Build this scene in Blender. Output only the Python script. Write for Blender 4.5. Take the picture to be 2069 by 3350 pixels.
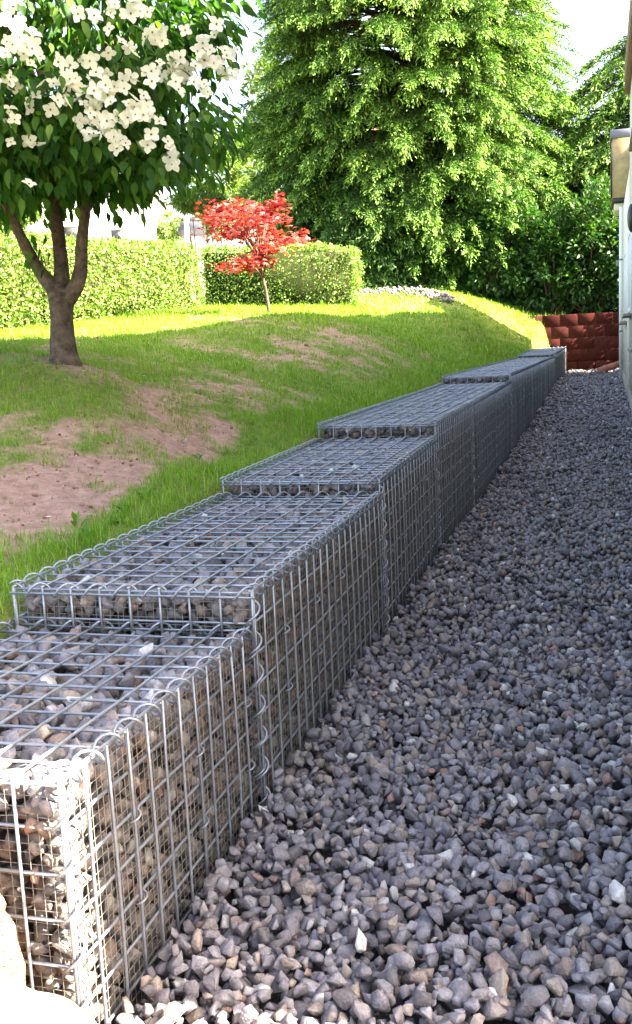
import bpy, math, random
import numpy as np
from mathutils import Vector, Matrix

random.seed(7)
rng = np.random.default_rng(7)
PI = math.pi
for o in list(bpy.data.objects):
    bpy.data.objects.remove(o)
SC = bpy.context.scene
COL = SC.collection

# ------------------------------------------------------------------ camera
EYE = 1.43
F_PX, PITCH, ROLL, YAW = 3265.7, 0.15718, -0.046426, 0.270837
IW, IH = 2069.0, 3350.0
CAM = np.array([1.00678, -2.7, EYE])
_fw = np.array([-math.sin(YAW) * math.cos(PITCH), math.cos(YAW) * math.cos(PITCH), -math.sin(PITCH)])
_r0 = np.array([math.cos(YAW), math.sin(YAW), 0.0])
_u0 = np.cross(_r0, _fw)
_rt = math.cos(ROLL) * _r0 + math.sin(ROLL) * _u0
_up = -math.sin(ROLL) * _r0 + math.cos(ROLL) * _u0
cd = bpy.data.cameras.new('camera')
cam = bpy.data.objects.new('camera', cd)
COL.objects.link(cam)
cd.sensor_fit = 'VERTICAL'
cd.sensor_height = 36.0
cd.lens = 36.0 * F_PX / IH
cd.clip_start = 0.05
cd.clip_end = 3000
cam.matrix_world = Matrix(((_rt[0], _up[0], -_fw[0], CAM[0]), (_rt[1], _up[1], -_fw[1], CAM[1]),
                           (_rt[2], _up[2], -_fw[2], CAM[2]), (0, 0, 0, 1)))
SC.camera = cam

# ------------------------------------------------------------------ light
SUN_EL, SUN_AZ = math.radians(39), math.radians(-2)     # azimuth counted from +x towards +y
S = Vector((math.cos(SUN_EL) * math.cos(SUN_AZ), math.cos(SUN_EL) * math.sin(SUN_AZ), math.sin(SUN_EL)))
w = bpy.data.worlds.new("World")
SC.world = w
w.use_nodes = True
nt = w.node_tree
sky = nt.nodes.new('ShaderNodeTexSky')
sky.sky_type = 'NISHITA'
sky.sun_disc = False
sky.sun_elevation = SUN_EL
sky.sun_rotation = PI / 2 - SUN_AZ
sky.air_density = 1.0
sky.dust_density = 4.0
sky.ozone_density = 1.0
bg = nt.nodes['Background']
bg.inputs['Strength'].default_value = 0.10
nt.links.new(sky.outputs[0], bg.inputs['Color'])
ld = bpy.data.lights.new('sun', 'SUN')
ld.energy = 5.0
ld.angle = math.radians(0.5)
ld.color = (1.0, 0.955, 0.87)
sun = bpy.data.objects.new('sun', ld)
COL.objects.link(sun)
sun.rotation_euler = S.to_track_quat('Z', 'Y').to_euler()
sun.location = (12, 0, 20)
SC.view_settings.view_transform = 'Standard'
SC.view_settings.look = 'None'
SC.view_settings.exposure = 3.5
SC.view_settings.gamma = 1.0
SC.view_settings.use_white_balance = True          # the photograph is balanced for open shade
SC.view_settings.white_balance_temperature = 7400
SC.view_settings.white_balance_tint = 10
SC.render.engine = 'CYCLES'
SC.cycles.max_bounces = 6
SC.cycles.diffuse_bounces = 3
SC.cycles.glossy_bounces = 2
SC.cycles.transmission_bounces = 3
SC.cycles.transparent_max_bounces = 4

# ------------------------------------------------------------------ helpers
def W(xd, yd, Z):
    """world point at depth Z on the ray of picture point (xd, yd)"""
    s = IW / 1512.0
    d = _fw + _rt * (xd * s - IW / 2) / F_PX - _up * (yd * s - IH / 2) / F_PX
    return CAM + d * Z

def project(P):
    d = np.asarray(P, float) - CAM
    z = d @ _fw
    zz = np.where(z > 0.05, z, 0.05)
    s = 1512.0 / IW
    return (IW / 2 + F_PX * (d @ _rt) / zz) * s, (IH / 2 - F_PX * (d @ _up) / zz) * s, z

def tag(o, label=None, cat=None, group=None, kind=None):
    if label: o['label'] = label
    if cat: o['category'] = cat
    if group: o['group'] = group
    if kind: o['kind'] = kind
    return o

def empty(name, loc):
    o = bpy.data.objects.new(name, None)
    o.empty_display_size = 0.1
    o.location = tuple(float(c) for c in loc)
    COL.objects.link(o)
    return o

def mesh_np(name, V, faces, mat=None, parent=None, smooth=False, attrs=None, link=True, local=True):
    """V (n,3) array in world space, faces: list of (m,k) int arrays -> one linked mesh object"""
    V = np.asarray(V, np.float32)
    if parent is not None and local:
        V = V - np.array(parent.location, np.float32)
    me = bpy.data.meshes.new(name)
    faces = [np.asarray(f, np.int32) for f in faces if len(f)]
    nl = sum(f.size for f in faces)
    nf = sum(len(f) for f in faces)
    me.vertices.add(len(V))
    me.vertices.foreach_set('co', V.ravel())
    me.loops.add(nl)
    me.loops.foreach_set('vertex_index', np.concatenate([f.ravel() for f in faces]))
    me.polygons.add(nf)
    tot = np.concatenate([np.full(len(f), f.shape[1], np.int32) for f in faces])
    st = np.concatenate([[0], np.cumsum(tot)[:-1]]).astype(np.int32)
    me.polygons.foreach_set('loop_start', st)
    if smooth:
        me.polygons.foreach_set('use_smooth', np.ones(nf, bool))
    if attrs:
        for k, a in attrs.items():
            at = me.attributes.new(k, 'FLOAT', 'POINT')
            at.data.foreach_set('value', np.asarray(a, np.float32))
    me.update(calc_edges=True)
    if mat: me.materials.append(mat)
    o = bpy.data.objects.new(name, me)
    if link: COL.objects.link(o)
    if parent is not None: o.parent = parent
    return o

def norm(a):
    a = np.asarray(a, float)
    return a / np.maximum(np.linalg.norm(a, axis=-1, keepdims=True), 1e-9)

class MB:
    """collects tubes, boxes and loose geometry for ONE mesh object"""
    def __init__(self):
        self.v = []; self.q = []; self.t = []; self.n = 0; self.a = []
    def add(self, V, quads=None, tris=None, a=None):
        V = np.asarray(V, float)
        self.v.append(V)
        if quads is not None and len(quads): self.q.append(np.asarray(quads) + self.n)
        if tris is not None and len(tris): self.t.append(np.asarray(tris) + self.n)
        self.a.append(np.full(len(V), rng.random() if a is None else a) if np.ndim(a) == 0 else np.asarray(a))
        self.n += len(V)
    def tube(self, pts, r, sides=6, a=None, cap=True):
        pts = np.asarray(pts, float); n = len(pts)
        r = np.broadcast_to(np.asarray(r, float), (n,))
        T = norm(np.gradient(pts, axis=0))
        ref = np.array([0, 0, 1.0]) if abs(T[0][2]) < 0.9 else np.array([1.0, 0, 0])
        A = norm(np.cross(T[0], ref)); As = [A]
        for i in range(1, n):
            A = As[-1] - T[i] * np.dot(As[-1], T[i]); As.append(A / max(np.linalg.norm(A), 1e-9))
        As = np.array(As); Bs = np.cross(T, As)
        th = np.arange(sides) * 2 * PI / sides
        V = (pts[:, None, :] + r[:, None, None] * (np.cos(th)[None, :, None] * As[:, None, :] + np.sin(th)[None, :, None] * Bs[:, None, :])).reshape(-1, 3)
        i = np.arange(n - 1)[:, None] * sides; j = np.arange(sides)[None, :]; j2 = (j + 1) % sides
        Q = np.stack([i + j, i + j2, i + sides + j2, i + sides + j], -1).reshape(-1, 4)
        tris = []
        if cap:
            V = np.vstack([V, pts[0], pts[-1]])
            k = np.arange(sides)
            tris = np.vstack([np.stack([(k + 1) % sides, k, np.full(sides, n * sides)], -1),
                              np.stack([(n - 1) * sides + k, (n - 1) * sides + (k + 1) % sides, np.full(sides, n * sides + 1)], -1)])
        self.add(V, Q, tris, a)
    def box(self, c, s, R=None, bev=0.0, a=None):
        """box of size s at c; with bev a chamfered box"""
        s = np.asarray(s, float) / 2
        if bev <= 0:
            sg = np.array([[x, y, z] for x in (-1, 1) for y in (-1, 1) for z in (-1, 1)], float)
            V = sg * s
            Q = [[0, 1, 3, 2], [4, 6, 7, 5], [0, 4, 5, 1], [2, 3, 7, 6], [0, 2, 6, 4], [1, 5, 7, 3]]
            T = []
        else:
            V = []; Q = []; T = []; idx = {}
            for x in (-1, 1):
                for y in (-1, 1):
                    for z in (-1, 1):
                        for ax in range(3):
                            p = np.array([x, y, z]) * (s - bev); p[ax] += (x, y, z)[ax] * bev
                            idx[(x, y, z, ax)] = len(V); V.append(p)
                        T.append([idx[(x, y, z, k)] for k in ((0, 1, 2) if x * y * z > 0 else (0, 2, 1))])
            for ax in range(3):
                for sg in (-1, 1):
                    k = []
                    for u, vv in ((-1, -1), (1, -1), (1, 1), (-1, 1)):
                        c3 = [0, 0, 0]; c3[ax] = sg; c3[(ax + 1) % 3] = u; c3[(ax + 2) % 3] = vv
                        k.append(idx[(c3[0], c3[1], c3[2], ax)])
                    Q.append(k if sg > 0 else k[::-1])
            for ax in range(3):
                b, c_ = (ax + 1) % 3, (ax + 2) % 3
                for sb in (-1, 1):
                    for sc in (-1, 1):
                        def g(sa, f):
                            c3 = [0, 0, 0]; c3[ax] = sa; c3[b] = sb; c3[c_] = sc
                            return idx[(c3[0], c3[1], c3[2], f)]
                        k = [g(-1, b), g(1, b), g(1, c_), g(-1, c_)]
                        Q.append(k if sb * sc < 0 else k[::-1])
            V = np.array(V)
        if R is not None: V = V @ np.asarray(R).T
        self.add(V + np.asarray(c, float), Q, T, a)
    def build(self, name, mat, parent=None, smooth=False, extra=None):
        V = np.vstack(self.v)
        f = []
        if self.q: f.append(np.vstack(self.q))
        if self.t: f.append(np.vstack(self.t))
        at = {'rnd': np.concatenate(self.a)}
        if extra: at.update(extra)
        return mesh_np(name, V, f, mat, parent, smooth, at)

def ico(sub):
    t = (1 + 5 ** .5) / 2
    V = [(-1, t, 0), (1, t, 0), (-1, -t, 0), (1, -t, 0), (0, -1, t), (0, 1, t), (0, -1, -t), (0, 1, -t), (t, 0, -1), (t, 0, 1), (-t, 0, -1), (-t, 0, 1)]
    F = [(0, 11, 5), (0, 5, 1), (0, 1, 7), (0, 7, 10), (0, 10, 11), (1, 5, 9), (5, 11, 4), (11, 10, 2), (10, 7, 6), (7, 1, 8),
         (3, 9, 4), (3, 4, 2), (3, 2, 6), (3, 6, 8), (3, 8, 9), (4, 9, 5), (2, 4, 11), (6, 2, 10), (8, 6, 7), (9, 8, 1)]
    V = [np.array(v, float) / np.linalg.norm(v) for v in V]
    for _ in range(sub):
        c = {}; F2 = []
        def mid(a, b):
            k = (min(a, b), max(a, b))
            if k not in c:
                m = V[a] + V[b]; V.append(m / np.linalg.norm(m)); c[k] = len(V) - 1
            return c[k]
        for a, b, d in F:
            x, y, z = mid(a, b), mid(b, d), mid(d, a)
            F2 += [(a, x, z), (b, y, x), (d, z, y), (x, y, z)]
        F = F2
    return np.array(V), np.array(F)

def vnoise(P, seed=0):
    """smooth value noise, P (n,2)"""
    P = np.asarray(P, float); i = np.floor(P).astype(int); f = P - i; f = f * f * (3 - 2 * f)
    def h(a, b):
        n = (a * 374761393 + b * 668265263 + seed * 974711) & 0x7fffffff
        n = ((n ^ (n >> 13)) * 1274126177) & 0x7fffffff
        return ((n ^ (n >> 16)) & 0xffff) / 65535.0
    a = h(i[:, 0], i[:, 1]); b = h(i[:, 0] + 1, i[:, 1]); c = h(i[:, 0], i[:, 1] + 1); d = h(i[:, 0] + 1, i[:, 1] + 1)
    return (a * (1 - f[:, 0]) + b * f[:, 0]) * (1 - f[:, 1]) + (c * (1 - f[:, 0]) + d * f[:, 0]) * f[:, 1]

def sstep(a, b, x):
    t = np.clip((x - a) / (b - a), 0, 1); return t * t * (3 - 2 * t)

# ------------------------------------------------------------------ materials
def mat(name, stops, rough=0.8, spec=0.3, metal=0.0, attr='rnd', objrand=False, mottle=0.0, mscale=30.0, bump=0.0, bscale=60.0,
        transl=0.0, tcol=None, tip=None, interp='LINEAR', bdist=0.01, coat=0.0, chips=0.0):
    """principled material: colour ramp over a per-piece random value, object-space mottling and bump"""
    m = bpy.data.materials.new(name); m.use_nodes = True
    N = m.node_tree.nodes; L = m.node_tree.links
    P = N['Principled BSDF']; out = N['Material Output']
    P.inputs['Roughness'].default_value = rough
    P.inputs['Metallic'].default_value = metal
    P.inputs['Specular IOR Level'].default_value = spec
    P.inputs['Coat Weight'].default_value = coat
    col = None
    if len(stops) == 1:
        rgb = N.new('ShaderNodeRGB'); rgb.outputs[0].default_value = (*stops[0][1], 1); col = rgb.outputs[0]
    else:
        at = N.new('ShaderNodeAttribute'); at.attribute_name = attr
        src = at.outputs['Fac']
        if objrand:
            oi = N.new('ShaderNodeObjectInfo')
            ad = N.new('ShaderNodeMath'); ad.operation = 'ADD'; L.new(src, ad.inputs[0]); L.new(oi.outputs['Random'], ad.inputs[1])
            fr = N.new('ShaderNodeMath'); fr.operation = 'FRACT'; L.new(ad.outputs[0], fr.inputs[0]); src = fr.outputs[0]
        rp = N.new('ShaderNodeValToRGB'); rp.color_ramp.interpolation = interp
        e = rp.color_ramp.elements
        while len(e) > 1: e.remove(e[-1])
        e[0].position = stops[0][0]; e[0].color = (*stops[0][1], 1)
        for p, c in stops[1:]:
            x = e.new(p); x.color = (*c, 1)
        L.new(src, rp.inputs[0]); col = rp.outputs[0]
    tc = N.new('ShaderNodeTexCoord')
    if tip:
        at2 = N.new('ShaderNodeAttribute'); at2.attribute_name = 'tip'
        mx = N.new('ShaderNodeMix'); mx.data_type = 'RGBA'
        L.new(at2.outputs['Fac'], mx.inputs[0]); L.new(col, mx.inputs[6]); mx.inputs[7].default_value = (*tip, 1); col = mx.outputs[2]
    if mottle > 0:
        nz = N.new('ShaderNodeTexNoise'); nz.inputs['Scale'].default_value = mscale; nz.inputs['Detail'].default_value = 6
        nz.inputs['Roughness'].default_value = 0.65
        L.new(tc.outputs['Object'], nz.inputs['Vector'])
        mr = N.new('ShaderNodeMapRange'); mr.inputs[1].default_value = 0.3; mr.inputs[2].default_value = 0.7
        mr.inputs[3].default_value = 1 - mottle; mr.inputs[4].default_value = 1 + mottle
        L.new(nz.outputs['Fac'], mr.inputs[0])
        mx = N.new('ShaderNodeVectorMath'); mx.operation = 'SCALE'
        L.new(col, mx.inputs[0]); L.new(mr.outputs[0], mx.inputs['Scale']); col = mx.outputs[0]
    if chips > 0:
        nc_ = N.new('ShaderNodeTexNoise'); nc_.inputs['Scale'].default_value = mscale * 2.3; nc_.inputs['Detail'].default_value = 8; nc_.inputs['Roughness'].default_value = 0.75; nc_.inputs['Distortion'].default_value = 1.6
        L.new(tc.outputs['Object'], nc_.inputs['Vector'])
        mc = N.new('ShaderNodeMapRange'); mc.inputs[1].default_value = 0.58; mc.inputs[2].default_value = 0.74; mc.inputs[3].default_value = 1.0; mc.inputs[4].default_value = 1 + chips
        L.new(nc_.outputs['Fac'], mc.inputs[0])
        mv = N.new('ShaderNodeVectorMath'); mv.operation = 'SCALE'; L.new(col, mv.inputs[0]); L.new(mc.outputs[0], mv.inputs['Scale']); col = mv.outputs[0]
    L.new(col, P.inputs['Base Color'])
    if bump > 0:
        nb = N.new('ShaderNodeTexNoise'); nb.inputs['Scale'].default_value = bscale; nb.inputs['Detail'].default_value = 5
        L.new(tc.outputs['Object'], nb.inputs['Vector'])
        b = N.new('ShaderNodeBump'); b.inputs['Strength'].default_value = bump; b.inputs['Distance'].default_value = bdist
        L.new(nb.outputs['Fac'], b.inputs['Height']); L.new(b.outputs[0], P.inputs['Normal'])
    if transl > 0:
        tr = N.new('ShaderNodeBsdfTranslucent'); ms = N.new('ShaderNodeMixShader'); ms.inputs[0].default_value = transl
        if tcol:
            tm = N.new('ShaderNodeVectorMath'); tm.operation = 'MULTIPLY'; L.new(col, tm.inputs[0]); tm.inputs[1].default_value = tcol
            L.new(tm.outputs[0], tr.inputs['Color'])
        else:
            L.new(col, tr.inputs['Color'])
        L.new(P.outputs[0], ms.inputs[1]); L.new(tr.outputs[0], ms.inputs[2]); L.new(ms.outputs[0], out.inputs['Surface'])
    m['links'] = 1
    return m

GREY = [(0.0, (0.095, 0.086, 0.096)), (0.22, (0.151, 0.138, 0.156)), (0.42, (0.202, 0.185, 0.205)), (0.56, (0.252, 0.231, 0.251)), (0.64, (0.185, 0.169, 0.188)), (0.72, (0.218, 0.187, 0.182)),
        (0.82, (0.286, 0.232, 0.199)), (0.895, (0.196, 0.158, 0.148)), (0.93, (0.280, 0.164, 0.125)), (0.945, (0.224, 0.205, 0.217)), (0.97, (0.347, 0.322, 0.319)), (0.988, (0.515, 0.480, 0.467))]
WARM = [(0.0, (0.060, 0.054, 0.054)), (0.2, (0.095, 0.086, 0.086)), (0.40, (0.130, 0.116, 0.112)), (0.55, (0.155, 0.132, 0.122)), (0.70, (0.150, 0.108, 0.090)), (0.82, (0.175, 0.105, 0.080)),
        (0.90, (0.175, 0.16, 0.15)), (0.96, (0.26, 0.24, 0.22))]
M = {}
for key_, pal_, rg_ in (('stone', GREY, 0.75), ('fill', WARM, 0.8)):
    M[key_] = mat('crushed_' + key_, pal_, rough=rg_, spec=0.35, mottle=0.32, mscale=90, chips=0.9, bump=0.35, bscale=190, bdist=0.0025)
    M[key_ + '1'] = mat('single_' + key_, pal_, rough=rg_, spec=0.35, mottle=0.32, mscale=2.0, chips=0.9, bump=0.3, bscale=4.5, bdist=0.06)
M['wire'] = mat('galvanised_wire', [(0, (0.24, 0.26, 0.305)), (1, (0.33, 0.352, 0.40))], rough=0.42, spec=0.5, metal=0.6, mottle=0.18, mscale=40)
M['liner'] = mat('fine_wire', [(0, (0.19, 0.182, 0.172)), (1, (0.25, 0.24, 0.226))], rough=0.5, spec=0.5, metal=0.2)
M['bark'] = mat('bark', [(0, (0.085, 0.062, 0.048)), (1, (0.13, 0.095, 0.072))], rough=0.95, spec=0.1, mottle=0.45, mscale=22, bump=1.0, bscale=35, bdist=0.02)

# ------------------------------------------------------------------ terrain
def _tps_fit(P, z, lam):
    d = np.linalg.norm(P[:, None] - P[None], axis=-1); K = np.where(d > 0, d * d * np.log(d + 1e-12), 0)
    n = len(P); A = np.zeros((n + 3, n + 3)); A[:n, :n] = K + lam * np.eye(n); A[:n, n] = 1; A[:n, n + 1:] = P
    A[n, :n] = 1; A[n + 1:, :n] = P.T
    return np.linalg.solve(A, np.concatenate([z, [0, 0, 0]]))

NODES_Y = [-1.05, 0.13, 2.11, 4.04, 5.93, 7.82, 9.70, 11.62, 13.54, 15.46, 17.38, 19.30, 21.20, 22.80, 24.40]
def gx(y):      # x of the row's face towards the path
    return np.interp(y, [-5, 4, 9.7, 21.2, 24.4, 26], [0, 0, 0.08, 0.23, 0.42, 0.5])
TOPS = [(0.62, 0.60), (0.72, 0.73), (0.80, 0.83), (0.93, 0.945), (0.945, 0.96), (0.96, 0.985), (1.07, 1.075), (1.075, 1.08), (1.08, 1.09), (1.09, 1.10), (1.10, 1.105), (1.105, 1.11),
        (1.17, 1.23), (1.23, 1.30)]
GW = 0.82
_ctrl = [(0, 1400, 3.6), (0, 1250, 4.4), (0, 1100, 5.2), (0, 950, 6.3), (155, 868, 6.9), (0, 838, 7.6), (0, 795, 12.0), (300, 1000, 6.2), (300, 900, 7.5), (300, 825, 9.4), (300, 772, 13.5),
         (480, 740, 19.5), (643, 750, 17.5), (643, 738, 21.5), (640, 775, 12.8), (643, 870, 9.6), (643, 950, 8.0), (850, 737, 21.5), (850, 772, 16.0), (850, 850, 11.5), (850, 900, 10.3), (500, 1100, 6.3),
         (500, 850, 9.8), (500, 780, 12.6), (945, 757, 21.0), (990, 737, 24.3), (1000, 700, 27.0), (850, 705, 26.5), (1000, 830, 14.5), (1000, 780, 19.0), (1150, 735, 26.5), (1150, 780, 20.5), (1250, 780, 26.5),
         (1250, 812, 22.0), (640, 715, 27.5), (300, 745, 18.5), (0, 775, 16.0)]
_P = np.array([W(*c) for c in _ctrl])
_bk = []
for i in range(14):
    for f in (0.1, 0.6):
        y = NODES_Y[i] * (1 - f) + NODES_Y[i + 1] * f
        _bk.append((gx(y) - 0.86, y, TOPS[i][0] * (1 - f) + TOPS[i][1] * f - 0.03))
_P = np.vstack([_P, np.array(_bk), [[-1.0, -2.5, 0.5], [-3.0, -1.0, 0.85], [-6, 2, 1.3], [-9, 5, 1.55], [-12, 10, 2.0], [-13, 20, 2.7], [-10, 26, 2.9], [-5, 28, 2.95]]])
_C = _tps_fit(_P[:, :2], _P[:, 2], 0.02)
def lawn_z(x, y):
    x = np.clip(x, -13, 3); y = np.clip(y, -2.5, 27.5)
    q = np.stack([x, y], -1); out = np.empty(len(q))
    for s in range(0, len(q), 20000):
        d = np.linalg.norm(q[s:s + 20000, None] - _P[None, :, :2], axis=-1)
        K = np.where(d > 0, d * d * np.log(d + 1e-12), 0)
        out[s:s + 20000] = K @ _C[:-3] + _C[-3] + q[s:s + 20000] @ _C[-2:]
    return out
def path_z(y):
    return np.interp(y, [-5, 5, 8, 12, 17, 24.4, 26], [0, 0, 0.04, 0.14, 0.32, 0.58, 0.60])
WALL_Y, WALL_TOP = 25.75, 2.17
def ground_z(x, y):
    x = np.asarray(x, float).ravel(); y = np.asarray(y, float).ravel()
    g = gx(y)
    top = lawn_z(np.minimum(x, g - 0.80), y)
    t = sstep(-0.76, -0.25, x - g)
    near = sstep(-0.7, -1.1, y)
    t2 = sstep(-1.6, -0.35, x)
    t = t * (1 - near) + t2 * near
    low = path_z(y) - 0.05
    z = top * (1 - t) + low * t
    tb = np.interp(y, np.array([[NODES_Y[i] + 0.01, NODES_Y[i + 1] - 0.01] for i in range(14)]).ravel(), np.array(TOPS).ravel()) - 0.07
    z = np.where((x > g - 0.85) & (y > -1.05) & (y < 24.4), np.minimum(z, tb), z)
    r = sstep(WALL_Y + 0.12, WALL_Y + 0.22, y) * (x > g - 1.3)
    z = np.where(r > 0, z * (1 - r) + np.maximum(top, WALL_TOP - 0.04) * r, z)
    return z
def hit(xd, yd, z0=2.0, z1=40.0):
    for Z in np.arange(z0, z1, 0.04):
        p = W(xd, yd, Z)
        if ground_z([p[0]], [p[1]])[0] >= p[2]: return p
    return W(xd, yd, z1)

# bare-soil patches (centre in the garden, half sizes, strength)
_soil = []
for xd, yd, a, b, s_ in [(90, 1190, 0.36, 0.55, 0.80), (330, 1130, 0.26, 0.5, 0.75), (470, 975, 0.34, 0.55, 0.45), (20, 1290, 0.2, 0.4, 0.85), (800, 800, 0.6, 1.3, 0.33), (690, 845, 0.35, 0.8, 0.40),
                         (990, 745, 0.5, 0.8, 0.5), (560, 935, 0.25, 0.5, 0.40), (920, 790, 0.6, 0.9, 0.30), (450, 1060, 0.18, 0.4, 0.55), (200, 1040, 0.5, 0.4, 0.36), (280, 920, 0.5, 0.3, 0.25)]:
    p = hit(xd, yd); _soil.append((p[0], p[1], a, b, s_))
def cover(x, y):
    """0 bare soil .. 1 dense grass"""
    x = np.asarray(x).ravel(); y = np.asarray(y).ravel()
    q = np.stack([x, y], -1)
    n = 0.5 * vnoise(q * 1.3 + 11, 1) + 0.3 * vnoise(q * 3.1 + 5, 2) + 0.2 * vnoise(q * 7.5, 3)
    c = 0.645 + 0.95 * (n - 0.42) + 0.45 * (vnoise(q * 5.2 + 31, 8) - 0.5) + 0.30 * (vnoise(q * 13 + 3, 9) - 0.5)
    for a, b, sx, sy, s_ in _soil:
        d = ((x - a) / sx) ** 2 + ((y - b) / sy) ** 2
        c = c - 0.88 * s_ * np.exp(-d * 0.8) * (1.2 - 0.8 * sstep(0.5, 0.75, vnoise(q * 4.3 + 3, 7)))
    edge = x - (gx(y) - 0.86)
    c = c + 0.65 * np.exp(-((edge + 0.17) / 0.16) ** 2)
    c = c + 0.5 * sstep(12, 17, y)
    return np.clip(c, 0, 1)

def grid_axis(a):
    return np.concatenate([np.linspace(*s)[(1 if i else 0):] for i, s in enumerate(a)])
xs = grid_axis([(-400, -60, 8), (-60, -14, 12), (-14, -4, 64), (-4, 0.6, 92), (0.6, 3, 10), (3, 60, 8), (60, 400, 6)])
ys = grid_axis([(-400, -40, 6), (-40, -4, 10), (-4, 9, 200), (9, 25.6, 130), (25.6, 26.4, 12), (26.4, 60, 24), (60, 900, 12)])
X, Y = np.meshgrid(xs, ys)
Zg = ground_z(X, Y)
cv = cover(X, Y)
xr, yr = X.ravel(), Y.ravel()
inlawn = (xr < gx(yr) - 0.7) & (yr < 27)
q = np.stack([xr, yr], -1)
Zg = Zg + np.where(inlawn & (yr > -3), (vnoise(q * 9, 21) - 0.5) * 0.03 + (vnoise(q * 22, 22) - 0.5) * 0.014, 0)
nx_, ny_ = len(xs), len(ys)
ii = (np.arange(ny_ - 1)[:, None] * nx_ + np.arange(nx_ - 1)[None]).ravel()
GM = bpy.data.materials.new('soil_and_turf'); GM.use_nodes = True
N = GM.node_tree.nodes; L = GM.node_tree.links; P = N['Principled BSDF']
P.inputs['Roughness'].default_value = 0.95; P.inputs['Specular IOR Level'].default_value = 0.1
at = N.new('ShaderNodeAttribute'); at.attribute_name = 'cover'
tc = N.new('ShaderNodeTexCoord')
n1 = N.new('ShaderNodeTexNoise'); n1.inputs['Scale'].default_value = 14; n1.inputs['Detail'].default_value = 8; n1.inputs['Roughness'].default_value = 0.7
L.new(tc.outputs['Object'], n1.inputs['Vector'])
soil = N.new('ShaderNodeValToRGB'); e = soil.color_ramp.elements
e[0].position = 0.3; e[0].color = (0.23, 0.125, 0.095, 1); e[1].position = 0.75; e[1].color = (0.50, 0.32, 0.255, 1)
L.new(n1.outputs['Fac'], soil.inputs[0])
turf = N.new('ShaderNodeValToRGB'); e = turf.color_ramp.elements
e[0].position = 0.3; e[0].color = (0.085, 0.125, 0.02, 1); e[1].position = 0.75; e[1].color = (0.20, 0.235, 0.06, 1)
L.new(n1.outputs['Fac'], turf.inputs[0])
nf_ = N.new('ShaderNodeTexNoise'); nf_.inputs['Scale'].default_value = 26; nf_.inputs['Detail'].default_value = 7; nf_.inputs['Roughness'].default_value = 0.75
L.new(tc.outputs['Object'], nf_.inputs['Vector'])
ma_ = N.new('ShaderNodeMath'); ma_.operation = 'MULTIPLY_ADD'; ma_.inputs[1].default_value = 1.5; L.new(nf_.outputs['Fac'], ma_.inputs[0])
sb_ = N.new('ShaderNodeMath'); sb_.operation = 'SUBTRACT'; sb_.inputs[1].default_value = 0.75; L.new(at.outputs['Fac'], sb_.inputs[0]); L.new(sb_.outputs[0], ma_.inputs[2])
mr = N.new('ShaderNodeMapRange'); mr.inputs[1].default_value = 0.22; mr.inputs[2].default_value = 0.72
L.new(ma_.outputs[0], mr.inputs[0])
mx = N.new('ShaderNodeMix'); mx.data_type = 'RGBA'
L.new(mr.outputs[0], mx.inputs[0]); L.new(soil.outputs[0], mx.inputs[6]); L.new(turf.outputs[0], mx.inputs[7])
pa = N.new('ShaderNodeAttribute'); pa.attribute_name = 'path'
px_ = N.new('ShaderNodeMix'); px_.data_type = 'RGBA'; px_.inputs[7].default_value = (0.06, 0.055, 0.055, 1)
L.new(pa.outputs['Fac'], px_.inputs[0]); L.new(mx.outputs[2], px_.inputs[6]); L.new(px_.outputs[2], P.inputs['Base Color'])
n2 = N.new('ShaderNodeTexNoise'); n2.inputs['Scale'].default_value = 70; n2.inputs['Detail'].default_value = 6
L.new(tc.outputs['Object'], n2.inputs['Vector'])
bp = N.new('ShaderNodeBump'); bp.inputs['Strength'].default_value = 0.9; bp.inputs['Distance'].default_value = 0.02
L.new(n2.outputs['Fac'], bp.inputs['Height']); L.new(bp.outputs[0], P.inputs['Normal'])
ground = mesh_np('ground', np.stack([xr, yr, Zg], -1), [np.stack([ii, ii + 1, ii + nx_ + 1, ii + nx_], -1)], GM, smooth=True,
                 attrs={'cover': np.where(inlawn | ((yr > 24.2) & (yr < 25.9) & (xr < gx(yr))), cv, 0.25), 'path': ((xr > gx(yr) - np.where(yr > 24.2, 0.0, 0.7)) & (xr < 3) & (yr < WALL_Y + 0.1) & (yr > -3)).astype(float)})
tag(ground, kind='structure')

# ------------------------------------------------------------------ stones
def rock_hull(seed):
    r = np.random.default_rng(seed)
    import bmesh
    p = norm(r.normal(size=(15, 3))) * r.uniform(0.82, 1.0, (15, 1)) * np.array([1.0, r.uniform(0.68, 0.92), r.uniform(0.5, 0.78)])
    bm = bmesh.new()
    vs = [bm.verts.new(c) for c in p]
    g = bmesh.ops.convex_hull(bm, input=vs)
    bmesh.ops.delete(bm, geom=[v for v in bm.verts if not v.link_faces], context='VERTS')
    bmesh.ops.triangulate(bm, faces=bm.faces[:])
    bm.verts.index_update()
    V = np.array([v.co[:] for v in bm.verts]); F = np.array([[v.index for v in f.verts] for f in bm.faces])
    bm.free()
    return V, F
def rock_cut(sub, seed):
    r = np.random.default_rng(seed)
    V, F = ico(sub)
    V = V * np.array([1.0, r.uniform(0.7, 0.95), r.uniform(0.55, 0.8)])
    for _ in range(15):
        n = norm(r.normal(size=3)); d = r.uniform(0.5, 0.78)
        sd = np.linalg.norm(n * np.array([1, 0.85, 0.7])) * d * 1.05
        k = V @ n - sd
        V = V - np.where(k > 0, k * 0.96, 0)[:, None] * n
    V = V * (1 + 0.03 * r.normal(size=(len(V), 1)) * (0.5 if sub > 2 else 0.35))
    V = V / np.linalg.norm(V, axis=1).max()
    return V, F
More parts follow.
